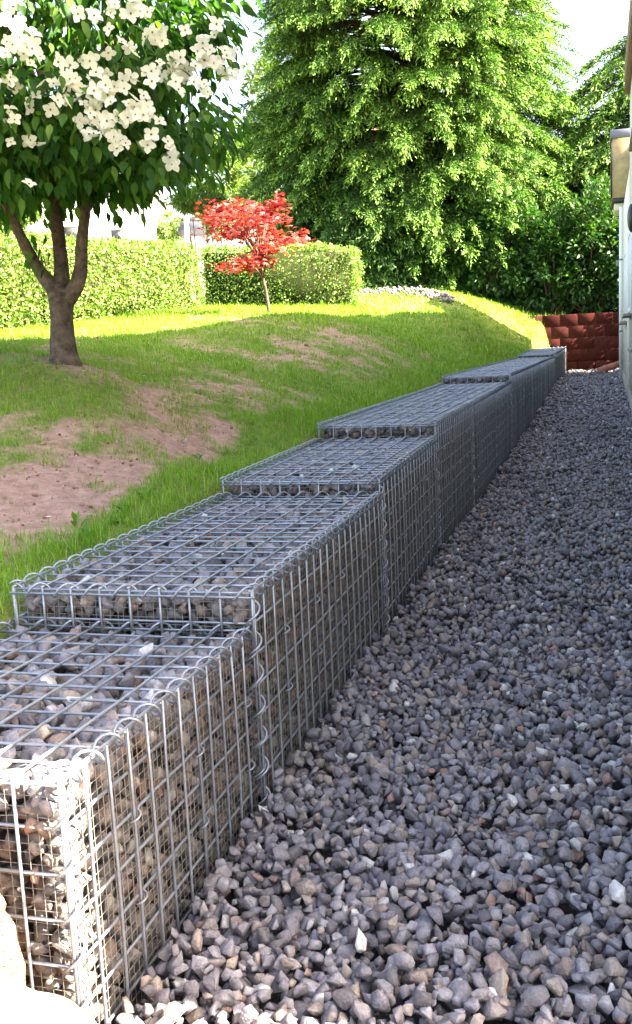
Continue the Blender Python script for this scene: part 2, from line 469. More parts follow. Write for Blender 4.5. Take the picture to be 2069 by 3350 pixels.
def rock_bev(seed, npt=13, off=0.035):
    """angular crushed stone: hull of scattered points with its edges worn off"""
    import bmesh
    r = np.random.default_rng(seed)
    p = norm(r.normal(size=(npt, 3))) * r.uniform(0.84, 1.0, (npt, 1)) * np.array([1.0, r.uniform(0.58, 0.90), r.uniform(0.42, 0.78)])
    bm = bmesh.new(); vs = [bm.verts.new(c) for c in p]
    bmesh.ops.convex_hull(bm, input=vs)
    bmesh.ops.delete(bm, geom=[v for v in bm.verts if not v.link_faces], context='VERTS')
    bmesh.ops.dissolve_limit(bm, angle_limit=math.radians(20), verts=bm.verts[:], edges=bm.edges[:])
    bmesh.ops.bevel(bm, geom=bm.edges[:], offset=off, offset_type='OFFSET', segments=1, affect='EDGES', clamp_overlap=True)
    bmesh.ops.triangulate(bm, faces=bm.faces[:])
    bm.verts.index_update()
    V = np.array([v.co[:] for v in bm.verts]); F = np.array([[v.index for v in f.verts] for f in bm.faces]); bm.free()
    V = V - V.mean(0)
    return V / np.linalg.norm(V, axis=1).max(), F
HULLS = [rock_hull(100 + i) for i in range(24)]
CUTS2 = [rock_bev(200 + i) for i in range(26)]
CUTS3 = [rock_bev(300 + i, 14, 0.04) for i in range(16)]

def rand_rot(n, flat=0.0):
    q_ = rng.normal(size=(n, 4)); q_[:, 1:3] *= (1 - flat); q_ = norm(q_)
    a, b, c, d = q_.T
    return np.stack([1 - 2 * (c * c + d * d), 2 * (b * c - a * d), 2 * (b * d + a * c), 2 * (b * c + a * d), 1 - 2 * (b * b + d * d), 2 * (c * d - a * b),
                     2 * (b * d - a * c), 2 * (c * d + a * b), 1 - 2 * (b * b + c * c)], -1).reshape(-1, 3, 3)
def stones_np(pos, rad, rot, rnd, protos):
    """merge many copies of a few stone shapes -> V, F, rnd per vertex"""
    k = rng.integers(0, len(protos), len(pos)); Vs = []; Fs = []; As = []; n = 0
    for i, (PV, PF) in enumerate(protos):
        s = np.where(k == i)[0]
        if not len(s): continue
        V = np.einsum('nij,vj->nvi', rot[s], PV) * rad[s, None, None] + pos[s, None, :]
        Vs.append(V.reshape(-1, 3)); m = len(PV)
        Fs.append((PF[None] + (np.arange(len(s)) * m)[:, None, None] + n).reshape(-1, 3)); n += len(s) * m
        As.append(np.repeat(rnd[s], m))
    return np.vstack(Vs), np.vstack(Fs), np.concatenate(As)
def merge(parts):
    V = []; F = []; A = []; n = 0
    for v, f, a in parts:
        V.append(v); F.append(f + n); A.append(a); n += len(v)
    return np.vstack(V), np.vstack(F), np.concatenate(A)

SHADES = [0.05, 0.2, 0.3, 0.42, 0.55, 0.66, 0.74, 0.8, 0.90, 0.95, 0.985]
_cache = {}
def stone_mesh(k, sh, m, protos=None):
    key = (k, sh, m.name)
    if key not in _cache:
        PV, PF = (protos or CUTS3)[k]
        o = mesh_np('stone', PV, [PF], m, attrs={'rnd': np.full(len(PV), sh)}, link=False)
        _cache[key] = o.data; bpy.data.objects.remove(o)
    return _cache[key]
def stone_obj(name, pos, rad, rot, sh, m, parent=None):
    o = bpy.data.objects.new(name, stone_mesh(int(rng.integers(len(CUTS3))), sh, m)); COL.objects.link(o)
    o.rotation_euler = Matrix(rot.tolist()).to_euler(); o.scale = (rad,) * 3
    p = np.array(pos)
    if parent is not None:
        o.parent = parent; p = p - np.array(parent.location)
    o.location = tuple(p)
    return o

# ---- gravel path: every stone is dropped onto the heap below it
CELL = 0.012
x0g, y0g = -0.6, -1.75
Hx, Hy = int(2.9 / CELL), int((WALL_Y + 0.1 - y0g) / CELL)
gy_, gx_ = np.meshgrid(np.arange(Hy) * CELL + y0g, np.arange(Hx) * CELL + x0g, indexing='ij')
HM = (path_z(gy_.ravel()) + (vnoise(np.stack([gx_.ravel(), gy_.ravel()], -1) * 1.6, 5) - 0.5) * 0.05).reshape(Hy, Hx)
def wall_x(y): return 1.50 + (np.asarray(y) + 0.7) * (1.80 - 1.50) / 25.2
def band(ya, yb, r0, dens):
    n = int((yb - ya) * 2.0 * dens / (PI * r0 * r0))
    yy = rng.uniform(ya, yb, n); xx = rng.uniform(-0.45, 2.1, n)
    ok = (xx < np.where(yy < -0.7, 2.2, wall_x(yy) + 0.02)) & (xx > np.where(yy > -1.04, gx(yy) + 0.022, 0.10))
    return xx[ok], yy[ok], r0 * np.clip(rng.lognormal(0, 0.27, ok.sum()) * 0.98, 0.45, 1.7)
bands = [band(-1.7, 2.2, 0.0205, 3.4), band(2.2, 7.5, 0.0215, 2.6), band(7.5, 14, 0.024, 2.1), band(14, WALL_Y, 0.029, 1.7)]
gxs = np.concatenate([b[0] for b in bands]); gys = np.concatenate([b[1] for b in bands]); grs = np.concatenate([b[2] for b in bands])
grr = grs * rng.uniform(0.95, 1.05, len(grs))
gzs = np.empty(len(gxs))
_off = {}
for m_ in range(1, 6):
    a, b = np.mgrid[-m_:m_ + 1, -m_:m_ + 1]; d2 = a * a + b * b; k = d2 <= m_ * m_
    _off[m_] = (a[k], b[k], d2[k])
order = np.argsort(gys + rng.uniform(0, 0.5, len(gys)))
jx = rng.uniform(-0.05, 0.05, (len(gxs), 3)); jy = rng.uniform(-0.05, 0.05, (len(gxs), 3)); xlo = np.where(gys > -1.04, gx(gys) + 0.022, 0.10)
for i in rng.permutation(len(gxs)):
    # of three nearby spots the stone comes to rest in the lowest
    bx, by, bh = gxs[i], gys[i], 9.0
    for k in range(3):
        cx_, cy_ = gxs[i] + jx[i, k] * (k > 0), gys[i] + jy[i, k] * (k > 0)
        if cx_ < xlo[i] or cx_ > 1.5 + max(0, cy_) * 0.012: continue
        h_ = HM[min(Hy - 1, max(0, int((cy_ - y0g) / CELL))), min(Hx - 1, max(0, int((cx_ - x0g) / CELL)))] - path_z(cy_)
        if h_ < bh: bx, by, bh = cx_, cy_, h_
    gxs[i], gys[i] = bx, by
    r = grs[i]; m_ = min(5, max(1, int(round(r * 0.85 / CELL))))
    da, db, d2 = _off[m_]
    a = np.clip(int((gys[i] - y0g) / CELL) + da, 0, Hy - 1); b = np.clip(int((gxs[i] - x0g) / CELL) + db, 0, Hx - 1)
    h = HM[a, b]; zb = 0.5 * h.max() + 0.5 * h.mean()
    if zb - path_z(gys[i]) > 0.085: zb = h.mean() - 0.02
    zc = zb + r * 0.42; gzs[i] = zc
    HM[a, b] = np.maximum(h, zc + 0.62 * np.sqrt(np.maximum(r * r - d2 * CELL * CELL, 0)))
grot = rand_rot(len(gxs), 0.25)
gsh = rng.random(len(gxs))
gpos = np.stack([gxs, gys, gzs], -1)
px, py, pz = project(gpos)
top = HM[np.clip(((gys - y0g) / CELL).astype(int), 0, Hy - 1), np.clip(((gxs - x0g) / CELL).astype(int), 0, Hx - 1)]
vis = (px > 15) & (px < 1497) & (py < 2430) & (gzs + 0.6 * grs > top - 0.012)
score = np.where(vis, grs / pz, 0)
big = np.argsort(-score)[:300]
isb = np.zeros(len(gxs), bool); isb[big] = True
TONE = {0.05: 'dark slate grey', 0.2: 'slate grey', 0.3: 'blue grey', 0.42: 'grey', 0.55: 'pale grey', 0.66: 'dull grey', 0.74: 'brownish grey', 0.8: 'sandy brown', 0.90: 'rusty red', 0.95: 'light grey', 0.985: 'whitish'}
for i in big:
    sh = min(SHADES, key=lambda s_: abs(s_ - gsh[i]))
    o = stone_obj('gravel_stone', gpos[i], grs[i] * 1.03, grot[i], sh, M['stone1'])
    tag(o, f'{TONE[sh]} crushed stone lying loose at the near end of the gravel path', 'stone', 'loose stones on the gravel path')
near = (gys < 1.8) & ~isb; far = (gys >= 1.8) & ~isb
V, F, A = merge([stones_np(gpos[near], grs[near] * 1.03, grot[near], gsh[near], CUTS2), stones_np(gpos[far], grs[far] * 1.08, grot[far], gsh[far], HULLS)])
o = mesh_np('gravel', V, [F], M['stone'], attrs={'rnd': A})
tag(o, 'grey crushed stone covering the path beside the wire baskets', 'gravel', kind='stuff')

# ------------------------------------------------------------------ gabion row
SIDE_WORD = ['nearest stone basket at the sunlit front corner, lowest step of the row', 'second stone basket of the row, one step above the nearest', 'third stone basket of the row, stepping up behind the second',
             'fourth basket, first behind the third step of the row', 'fifth basket, in the middle of the level stretch behind the third step', 'sixth basket, last before the small step far along the row',
             'seventh basket, first on top of the small far step', 'eighth basket, just behind the first one on the far step', 'ninth basket, deep in the shaded far stretch of the row',
             'tenth basket, deep in the shaded far stretch below the grass bank', 'eleventh basket, second before the last step of the row', 'twelfth basket, directly below the last step of the row',
             'thirteenth basket, first on the highest step of the row', 'last basket at the far end of the row, its corner lit by sun']
def coil(A, B, e1, e2, r, turns, ph=0.0, k=9):
    n = int(turns * k) + 1; t = np.linspace(0, 1, n); th = 2 * PI * turns * t + ph
    return A + (B - A) * t[:, None] + r * (np.cos(th)[:, None] * e1 + np.sin(th)[:, None] * e2)
for gi in range(14):
    ya, yb = NODES_Y[gi], NODES_Y[gi + 1]
    za, zb = TOPS[gi]
    if gi: ya = ya - (0.02 if gi == 1 else 0)
    o0 = np.array([gx(ya) + (0.012 if gi == 1 else 0), ya, 0.0]); o1 = np.array([gx(yb) + (0.012 if gi == 1 else 0), yb, 0.0])
    d = norm(o1 - o0); L_ = np.linalg.norm(o1 - o0) - 0.012; lv = np.array([-d[1], d[0], 0.0]); up = np.array([0, 0, 1.0])
    bot = path_z(ya) - 0.10
    def pt(s, t, h):      # s along, t to the left, h height below(-) the top
        s = np.asarray(s, float); t = np.asarray(t, float); h = np.asarray(h, float)
        s, t, h = np.broadcast_arrays(s, t, h)
        ztop = za + (zb - za) * s / L_
        return o0 + s[..., None] * d + t[..., None] * lv + (ztop + h)[..., None] * up
    G = empty('gabion_basket', (o0[0] + lv[0] * GW / 2 + d[0] * L_ / 2, o0[1] + d[1] * L_ / 2, bot))
    tag(G, SIDE_WORD[gi], 'gabion', 'stepped row of wire stone baskets')
    sides = 7 if gi < 3 else (5 if gi < 6 else 4)
    R = 0.0040
    nS = int(round(L_ / 0.1)); sS = np.linspace(0, L_, nS + 1)
    tT = np.linspace(0, GW, 9)
    hb = bot - za
    hs = np.arange(-0.1, hb, -0.1)
    def wob(a=0.0022): return rng.normal(0, a)
    # top mesh
    mb = MB()
    for s_ in sS:
        tt = np.linspace(-0.004, GW + 0.004, 7); sag = -0.004 * np.sin(PI * tt / GW) * rng.uniform(-0.3, 2.2)
        mb.tube(pt(s_ + wob(), tt, sag - 0.0036), R, sides)
    for t_ in tT:
        ss = np.linspace(-0.004, L_ + 0.004, 9)
        mb.tube(pt(ss, t_ + wob(), 0.0040 + rng.normal(0, 0.001, 9)), R, sides)
    mb.build('top_mesh', M['wire'], G, True)
    # side mesh towards the path
    mb = MB()
    for s_ in sS:
        hh = np.linspace(0.004, hb, 6); b_ = 0.006 * np.sin(np.linspace(0, PI, 6)) * rng.uniform(-0.5, 1)
        mb.tube(pt(s_ + wob(0.002), -0.0034 - b_, hh), R, sides)
    for h_ in np.concatenate([[-0.004], hs]):
        ss = np.linspace(-0.003, L_ + 0.003, 9); b_ = rng.normal(0, 0.0012, 9)
        mb.tube(pt(ss, 0.0034 + b_, h_), R, sides)
    mb.build('side_mesh', M['wire'], G, True)
    mb = MB()
    for t_ in (GW,):
        for s_ in sS[::2]: mb.tube(pt(s_, GW, np.array([0.0, -0.25])), R, 4)
        mb.tube(pt(np.array([0, L_]), GW, np.array([-0.1, -0.1])), R, 4)
    mb.build('back_mesh', M['wire'], G, True)
    # fine liner
    mb = MB()
    ls = 4 if gi < 3 else 3
    for s_ in np.arange(0.0125, L_, 0.025): mb.tube(pt(s_ + wob(), np.array([0.011, 0.0085, 0.011]), np.array([-0.006, hb / 2, hb])), 0.0011, ls, cap=False)
    for h_ in np.arange(-0.0125, hb, -0.025):
        ss = np.linspace(0, L_, 8); mb.tube(pt(ss, 0.0125 + rng.normal(0, 0.0008, 8), h_ + rng.normal(0, 0.0012, 8)), 0.0011, ls, cap=False)
    step = gi == 0 or abs(TOPS[gi - 1][1] - za) > 0.04
    if step:
        hl = hb if gi == 0 else TOPS[gi - 1][1] - za - 0.06
        for t_ in np.arange(0.0125, GW, 0.025): mb.tube(pt(np.array([0.011, 0.008, 0.011]), t_ + wob(), np.array([-0.006, hl / 2, hl])), 0.0011, ls, cap=False)
        for h_ in np.arange(-0.0125, hl, -0.025):
            tt = np.linspace(0, GW, 9); mb.tube(pt(0.0125 + rng.normal(0, 0.0008, 9), tt, h_ + rng.normal(0, 0.0022, 9)), 0.0011, ls, cap=False)
    mb.build('fine_liner', M['liner'], G, False)
    if step:
        mb = MB()
        for t_ in tT: mb.tube(pt(-0.0034, t_ + wob(0.002), np.array([0.004, hl / 2, hl])), R, sides)
        for h_ in [-0.004] + [h for h in hs if h > hl]: mb.tube(pt(0.0034, np.linspace(-0.008, GW + 0.008, 7), h_ + (0.0 if h_ < -0.01 else rng.normal(0, 0.001))), R, sides)
        if gi: mb.tube(pt(-0.006, np.linspace(-0.01, GW + 0.015, 7), -0.016), R, sides)
        mb.build('end_mesh', M['wire'], G, True)
    # spiral binders
    k = 11 if gi < 3 else (7 if gi < 6 else 5)
    cs = 5 if gi < 3 else 3
    turns = L_ / (L_ / nS)
    def spiral(A, B, e1, e2, r, n, ph):
        mb = MB(); mb.tube(coil(A, B, e1, e2, r, n, ph, k), 0.0040, cs); mb.build('spiral_binder', M['wire'], G, True)
    spiral(pt(0, 0, 0), pt(L_, 0, 0), lv, up, 0.023, nS, 0.6)
    spiral(pt(0, GW, 0), pt(L_, GW, 0), lv, up, 0.021, nS, 0.6)
    if step: spiral(pt(0.0, 0, -0.004), pt(0.0, GW, -0.004), d, up, 0.021, 8, 0.9)
    spiral(pt(L_ - 0.004, 0, -0.002), pt(L_ - 0.004, GW, -0.002), d, up, 0.017, 8, 2.0)
    nv = int(round(-hb / 0.1))
    spiral(pt(0.0, 0, -0.01), pt(0.0, 0, hb), lv, d, 0.021, nv, 0.3)
    if gi < 4: spiral(pt(L_, 0.002, -0.05), pt(L_, 0.002, hb), lv, d, 0.023, nv, 2.4)
    # spacer hooks on the side
    for row in (2, 4):
        for s_ in np.arange(0.25, L_, 0.4 if gi < 4 else 0.5):
            s_ = sS[np.argmin(abs(sS - s_))]; th = np.linspace(-0.4, PI + 0.6, 8)
            c = pt(s_, -0.006, -0.1 * row - 0.004)
            p = c + np.cos(th)[:, None] * d * 0.016 - np.sin(th)[:, None] * lv * 0.014 + np.linspace(0.012, -0.012, 8)[:, None] * up
            mb = MB(); mb.tube(p, 0.0027, cs); mb.build('spacer_hook', M['wire'], G, True)
    # stone fill: shells behind each open face round a dark box, the gaps' shade put in its colour
    sp = 0.043 if gi < 4 else (0.045 if gi < 7 else 0.06)
    pos = []; rad = []
    def put(s_, t_, h_, r_): pos.append(pt(s_, t_, h_)); rad.append(r_)
    def jit(a, b, sp_):
        u = np.arange(a, b, sp_); return u
    for layer in range(2 if gi < 7 else 1):
        aa, bb = np.meshgrid(np.arange(0.02, L_, sp), np.arange(-0.02, hb, -sp * 0.92)); n = aa.size
        r_ = sp * rng.uniform(0.5, 0.82, n)
        put(np.clip(aa.ravel() + rng.normal(0, sp * 0.3, n), r_ * 0.6, L_ - r_ * 0.6), 0.016 + r_ * rng.uniform(0.85, 1.25, n) + layer * sp * 0.9, np.minimum(bb.ravel() + rng.normal(0, sp * 0.3, n), -0.012 - r_ * 0.7), r_)
        sq = sp * 1.15; aa, bb = np.meshgrid(np.arange(0.02, L_, sq), np.arange(0.02, GW, sq)); n = aa.size
        r_ = sq * rng.uniform(0.52, 0.95, n)
        put(np.clip(aa.ravel() + rng.normal(0, sp * 0.3, n), r_ * 0.8, L_ - r_ * 0.8), np.clip(bb.ravel() + rng.normal(0, sp * 0.3, n), 0.015 + r_, GW - r_), -0.006 - r_ * rng.uniform(0.45, 1.35, n) - layer * sp * 0.8, r_)
        if step:
            aa, bb = np.meshgrid(np.arange(0.02, GW, sp), np.arange(-0.02, hl, -sp * 0.92)); n = aa.size
            r_ = sp * rng.uniform(0.5, 0.85, n)
            put(0.016 + r_ * rng.uniform(0.85, 1.25, n) + layer * sp * 0.9, np.clip(aa.ravel() + rng.normal(0, sp * 0.3, n), 0.015 + r_, GW - r_), np.minimum(bb.ravel() + rng.normal(0, sp * 0.3, n), -0.012 - r_ * 0.7), r_)
    pos = np.vstack(pos); rad = np.concatenate(rad); rot = rand_rot(len(pos), 0.1); sh = rng.random(len(pos))
    istop = pos[:, 2] > (za + zb) / 2 - 0.06
    keep = np.ones(len(pos), bool)
    if gi < 3:
        px, py, pz = project(pos)
        outer = (istop & (pos[:, 2] > (za + zb) / 2 - 0.045)) | (((pos - o0) @ lv) < 0.045)
        v_ = (px > -5) & (px < 1500) & (py < 2400) & outer
        for i in np.argsort(-np.where(v_, rad / pz, 0))[:100]:
            keep[i] = False
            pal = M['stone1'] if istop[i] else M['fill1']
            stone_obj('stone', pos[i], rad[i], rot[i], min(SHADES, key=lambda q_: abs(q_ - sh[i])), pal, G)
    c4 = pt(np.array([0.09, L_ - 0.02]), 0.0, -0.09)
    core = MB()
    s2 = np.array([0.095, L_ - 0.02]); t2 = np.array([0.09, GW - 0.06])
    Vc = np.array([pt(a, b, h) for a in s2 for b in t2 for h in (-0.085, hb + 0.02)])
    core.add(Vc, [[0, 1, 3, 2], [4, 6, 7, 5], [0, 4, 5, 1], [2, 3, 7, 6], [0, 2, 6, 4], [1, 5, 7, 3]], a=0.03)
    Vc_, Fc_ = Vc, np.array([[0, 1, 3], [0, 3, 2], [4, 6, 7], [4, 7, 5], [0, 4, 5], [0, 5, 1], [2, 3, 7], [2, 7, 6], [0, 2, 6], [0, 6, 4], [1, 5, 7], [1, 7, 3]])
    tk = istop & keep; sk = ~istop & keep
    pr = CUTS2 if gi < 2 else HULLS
    V, F, A = stones_np(pos[tk], rad[tk], rot[tk], sh[tk], pr)
    tag(mesh_np('stone_fill', V, [F], M['stone'], G, attrs={'rnd': A}), kind='stuff')
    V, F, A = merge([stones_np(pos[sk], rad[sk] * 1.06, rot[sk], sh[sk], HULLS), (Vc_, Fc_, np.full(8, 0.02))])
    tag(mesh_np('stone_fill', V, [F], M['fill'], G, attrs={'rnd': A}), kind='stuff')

# mesh parents have location 0 inside their thing, so shift the sub-parts once
_mesh_np = mesh_np
def mesh_np(name, V, faces, mat=None, parent=None, *a, **k):
    if parent is not None and parent.type == 'MESH' and parent.parent is not None:
        V = np.asarray(V, float) - np.array(parent.parent.location)
    return _mesh_np(name, V, faces, mat, parent, *a, **k)

# ------------------------------------------------------------------ house on the right
M['render_wall'] = mat('rendered_wall', [(0, (0.68, 0.61, 0.52))], rough=0.9, spec=0.15, mottle=0.10, mscale=3.0, bump=0.35, bscale=140, bdist=0.004)
M['plinth'] = mat('plinth_render', [(0, (0.30, 0.26, 0.21))], rough=0.9, spec=0.15, mottle=0.25, mscale=9, bump=0.4, bscale=120, bdist=0.004)
M['white_frame'] = mat('white_frame', [(0, (0.78, 0.78, 0.78))], rough=0.45, spec=0.4)
M['glass'] = mat('window_glass', [(0, (0.03, 0.035, 0.04))], rough=0.05, spec=0.8)
M['sill'] = mat('stone_sill', [(0, (0.26, 0.23, 0.20))], rough=0.8, mottle=0.3, mscale=20)
M['soffit'] = mat('brown_timber', [(0, (0.20, 0.12, 0.08))], rough=0.7, mottle=0.2, mscale=8)
M['tile'] = mat('roof_tile', [(0, (0.20, 0.09, 0.06)), (1, (0.28, 0.13, 0.09))], rough=0.85, mottle=0.25, mscale=6)
M['panel'] = mat('stained_tan_panel', [(0, (0.36, 0.27, 0.14))], rough=0.55, mottle=0.35, mscale=3.5)
M['coping'] = mat('grey_coping', [(0, (0.13, 0.135, 0.17))], rough=0.5)
M['dark'] = mat('dark_plastic', [(0, (0.03, 0.028, 0.03))], rough=0.4)

HY0, HY1 = -0.96, 24.22
hx0, hx1 = float(wall_x(HY0)), float(wall_x(HY1))
wd = norm(np.array([hx1 - hx0, HY1 - HY0, 0.0])); wn = np.array([-wd[1], wd[0], 0.0])   # wn points to the path (-x)
EAVE = 5.80
HYM = 16.3                  # the tall part ends here, a lower flat-roofed part carries on to HY1
ANX = 4.42
def hw(y, out=0.0, z=0.0):
    return np.array([float(wall_x(y)), y, z]) + wn * out
def wall_hit(xd, yd, out=0.0):
    p = CAM; d = W(xd, yd, 1.0) - CAM; q = hw(0, out)
    t = np.dot(q - p, wn) / np.dot(d, wn)
    return p + d * t
HD = 8.5
house = empty('house', hw(12, -HD / 2, 0.0))
tag(house, 'pale rendered house with timber eave along the right edge of the path', 'house')
mb = MB()
c = (hw(HY0) + hw(HY1)) / 2 - wn * HD / 2
R3 = np.stack([-wn, wd, np.array([0, 0, 1.0])], -1)
for ya_, yb_, zt_ in ((HY0, HYM, EAVE), (HYM - 0.3, HY1, ANX)):
    foot = [hw(ya_, -0.003 if zt_ == ANX else 0), hw(yb_, -0.003 if zt_ == ANX else 0), hw(yb_, -HD), hw(ya_, -HD)]
    mb.add(np.array([p + [0, 0, z] for z in (-0.4, zt_) for p in foot]), [[0, 1, 2, 3], [4, 7, 6, 5], [0, 4, 5, 1], [1, 5, 6, 2], [2, 6, 7, 3], [3, 7, 4, 0]])
foot = [hw(HYM - 0.2, -0.32), hw(HY1 - 0.25, -0.32), hw(HY1 - 0.25, -HD), hw(HYM - 0.2, -HD)]  # unseen set-back storey, added to keep the house shadow on the lawn unbroken
mb.add(np.array([p + [0, 0, z] for z in (ANX - 0.1, 5.95) for p in foot]), [[0, 1, 2, 3], [4, 7, 6, 5], [0, 4, 5, 1], [1, 5, 6, 2], [2, 6, 7, 3], [3, 7, 4, 0]])
# gable ends
for yy in (HY0, HYM):
    k_ = 0.0; a = hw(yy, 0, EAVE); b = hw(yy + k_, -HD, EAVE); t = hw(yy + k_ / 2, -HD / 2, EAVE + 2.6); k = wd * (0.2 if yy == HY0 else -0.2)
    mb.add(np.array([a, b, t, a + k, b + k, t + k]), [[0, 1, 4, 3], [1, 2, 5, 4], [2, 0, 3, 5]], [[0, 2, 1], [3, 4, 5]])
mb.build('wall', M['render_wall'], house)
mb = MB()
n_ = np.array([hw(y, 0.018, z) for y in (HY0, HY1 + 0.012) for z in (-0.1, 1.0)])
zz = path_z(np.array([HY0, 5, 8, 12, 17, HY1])); ys_ = [HY0, 5, 8, 12, 17, HY1]
for i in range(5):
    a, b = ys_[i], ys_[i + 1]
    P8 = np.array([hw(a, 0.018, zz[i] - .15), hw(a, 0.018, zz[i] + .27), hw(b, 0.018, zz[i + 1] - .15), hw(b, 0.018, zz[i + 1] + .27), hw(a, -.02, zz[i] - .15), hw(a, -.02, zz[i] + .27), hw(b, -.02, zz[i + 1] - .15), hw(b, -.02, zz[i + 1] + .27)])
    mb.add(P8, [[0, 1, 3, 2], [1, 5, 7, 3], [0, 4, 5, 1], [2, 3, 7, 6]])
mb.build('plinth', M['plinth'], house)
mb = MB()
for sg, o_ in ((1, 0.08), (-1, -HD - 0.35)):
    e0 = hw(HY0 - 0.03, o_, EAVE); e1 = hw(HYM + 0.03, o_, EAVE); r0 = hw(HY0 - 0.03, -HD / 2, EAVE + 2.75); r1 = hw(HYM + 0.03, -HD / 2, EAVE + 2.75); u_ = np.array([0, 0, 0.16])
    mb.add(np.array([e0, e1, r1, r0, e0 + u_, e1 + u_, r1 + u_, r0 + u_]), [[0, 1, 2, 3], [4, 7, 6, 5], [0, 4, 5, 1], [0, 3, 7, 4], [1, 5, 6, 2], [2, 6, 7, 3]])
roof = mb.build('roof', M['tile'], house)
mb = MB(); mb.box((hw(HY0, 0.045, EAVE + 0.02) + hw(HYM, 0.045, EAVE + 0.02)) / 2, (0.10, np.linalg.norm(hw(HYM) - hw(HY0)), 0.42), R3); mb.build('eave_board', M['soffit'], house)
def window(yc, zc, wdt, hgt, sill_out=0.13):
    mb = MB(); c = hw(yc, 0.004, zc)
    for dy, dz, sy, sz in ((0, hgt / 2, wdt, 0.07), (0, -hgt / 2 + 0.035, wdt, 0.07), (-wdt / 2, 0, 0.07, hgt + .07), (wdt / 2, 0, 0.07, hgt + .07), (0, 0, 0.05, hgt - 0.07)):
        mb.box(c + wd * dy + np.array([0, 0, dz]), (0.05, sy, sz), R3, 0.004)
    f = mb.build('window', M['white_frame'], house)
    mb = MB(); mb.box(hw(yc, -0.004, zc), (0.02, wdt - 0.03, hgt - 0.02), R3); g = mb.build('pane', M['glass'], f, extra=None)
    mb = MB(); mb.box(hw(yc, sill_out / 2, zc - hgt / 2 - 0.06), (sill_out, wdt + 0.16, 0.05), R3, 0.006); s_ = mb.build('sill', M['sill'], f)
    return f
p1 = wall_hit(1499, 772); p2 = wall_hit(1507, 757)
window(p1[1] + 0.6, p1[2] + 0.72, 1.3, 1.3)
window(p2[1] - 0.3, p2[2] + 0.72, 1.3, 1.3)
for y_ in (2.0, 6.0, 11.0): window(y_, 2.0, 1.2, 1.3)
for y_ in (2.0, 6.0, 11.0): window(y_, 4.6, 1.2, 1.3)
# stone bracket at the far corner
p3 = W(1486, 640, 26.6); mb = MB(); mb.box(hw(HY1 - 0.12, 0.05, p3[2]), (0.16, 0.22, 0.14), R3, 0.01); mb.build('corner_bracket', M['sill'], house)
# parapet box on the flat roof of the lower part
yb0, yb1 = 22.9, 24.15; zt_ = W(1480, 360, 26.0)[2]; zb_ = W(1480, 505, 26.0)[2]; ym_ = (yb0 + yb1) / 2
mb = MB(); mb.box(hw(ym_, -0.10, (zt_ + zb_) / 2 - 0.08), (0.70, yb1 - yb0, zt_ - zb_ - 0.20), R3, 0.008); mb.build('parapet_panel', M['panel'], house)
mb = MB(); mb.box(hw(ym_, -0.10, zt_ - 0.09), (0.76, yb1 - yb0 + 0.08, 0.19), R3, 0.008); mb.build('parapet_coping', M['coping'], house)
mb = MB(); mb.box(hw(ym_, 0.249, (zt_ + zb_) / 2 - 0.08), (0.03, yb1 - yb0 + 0.03, zt_ - zb_ - 0.22), R3, 0.004); mb.build('panel_frame', M['dark'], house)
mb = MB(); mb.box(hw(ym_, -0.02, zb_ - 0.04), (0.50, yb1 - yb0 + 0.02, 0.10), R3, 0.008); mb.build('parapet_floor', M['dark'], house)
mb = MB(); mb.box(hw(ym_, 0.07, zb_ - 0.18), (0.24, yb1 - yb0 - 0.1, 0.16), R3, 0.008); mb.build('parapet_bracket', M['render_wall'], house)
mb = MB(); mb.box((hw(HYM, -4.4, 6.0) + hw(HY1, -4.4, 6.0)) / 2, (8.2, HY1 - HYM - 0.3, 0.1), R3, 0.01); mb.build('flat_roof', M['coping'], house)  # roof of the added set-back storey
# downpipe
mb = MB(); yd_ = 21.6
mb.tube(np.array([hw(yd_, 0.055, path_z(yd_) + 0.05), hw(yd_, 0.055, ANX - 0.05)]), 0.04, 10)
dp = mb.build('downpipe', M['white_frame'], house, True)
mb = MB()
for z_ in (1.6, 3.2): mb.tube(np.array([hw(yd_, 0.055, z_), hw(yd_, 0.055, z_ + 0.04)]), 0.047, 10)
mb.build('pipe_clip', M['sill'], dp)
# lamp on the wall
pl_ = wall_hit(1512, 522, 0.05)
V, F = ico(3); V = V * np.array([0.06, 0.12, 0.20]) + hw(pl_[1] - 0.05, 0.06, pl_[2])
lamp = empty('wall_lamp', hw(pl_[1] - 0.05, 0, pl_[2]))
tag(lamp, 'dark oval lamp fixed to the house wall at the right edge', 'wall lamp')
mesh_np('lamp_shade', V, [F], M['dark'], lamp, smooth=True)
mb = MB(); mb.box(hw(pl_[1] - 0.05, 0.012, pl_[2]), (0.024, 0.14, 0.3), R3, 0.006); mb.build('back_plate', M['white_frame'], lamp)
# clay drain pipe
M['clay'] = mat('clay_pipe', [(0, (0.42, 0.15, 0.10))], rough=0.7, spec=0.3, mottle=0.3, mscale=12)
a = W(1490, 878, 26.0); b = W(1444, 896, 25.7)
a = hw(23.95, -0.02, 0.84); b = np.array([a[0] - 0.60, 23.98, 0.655])
mb = MB(); mb.tube(np.array([a, a * .5 + b * .5, b]), 0.085, 14)
pp = empty('drain_pipe', b); tag(pp, 'red clay drain pipe running from the house corner into the gravel', 'pipe'); mb.build('pipe', M['clay'], pp, True)
mb = MB(); k = norm(a - b); mb.tube(np.array([b + k * 0.16, b + k * 0.24]), 0.097, 14); mb.build('collar', M['clay'], pp, True)

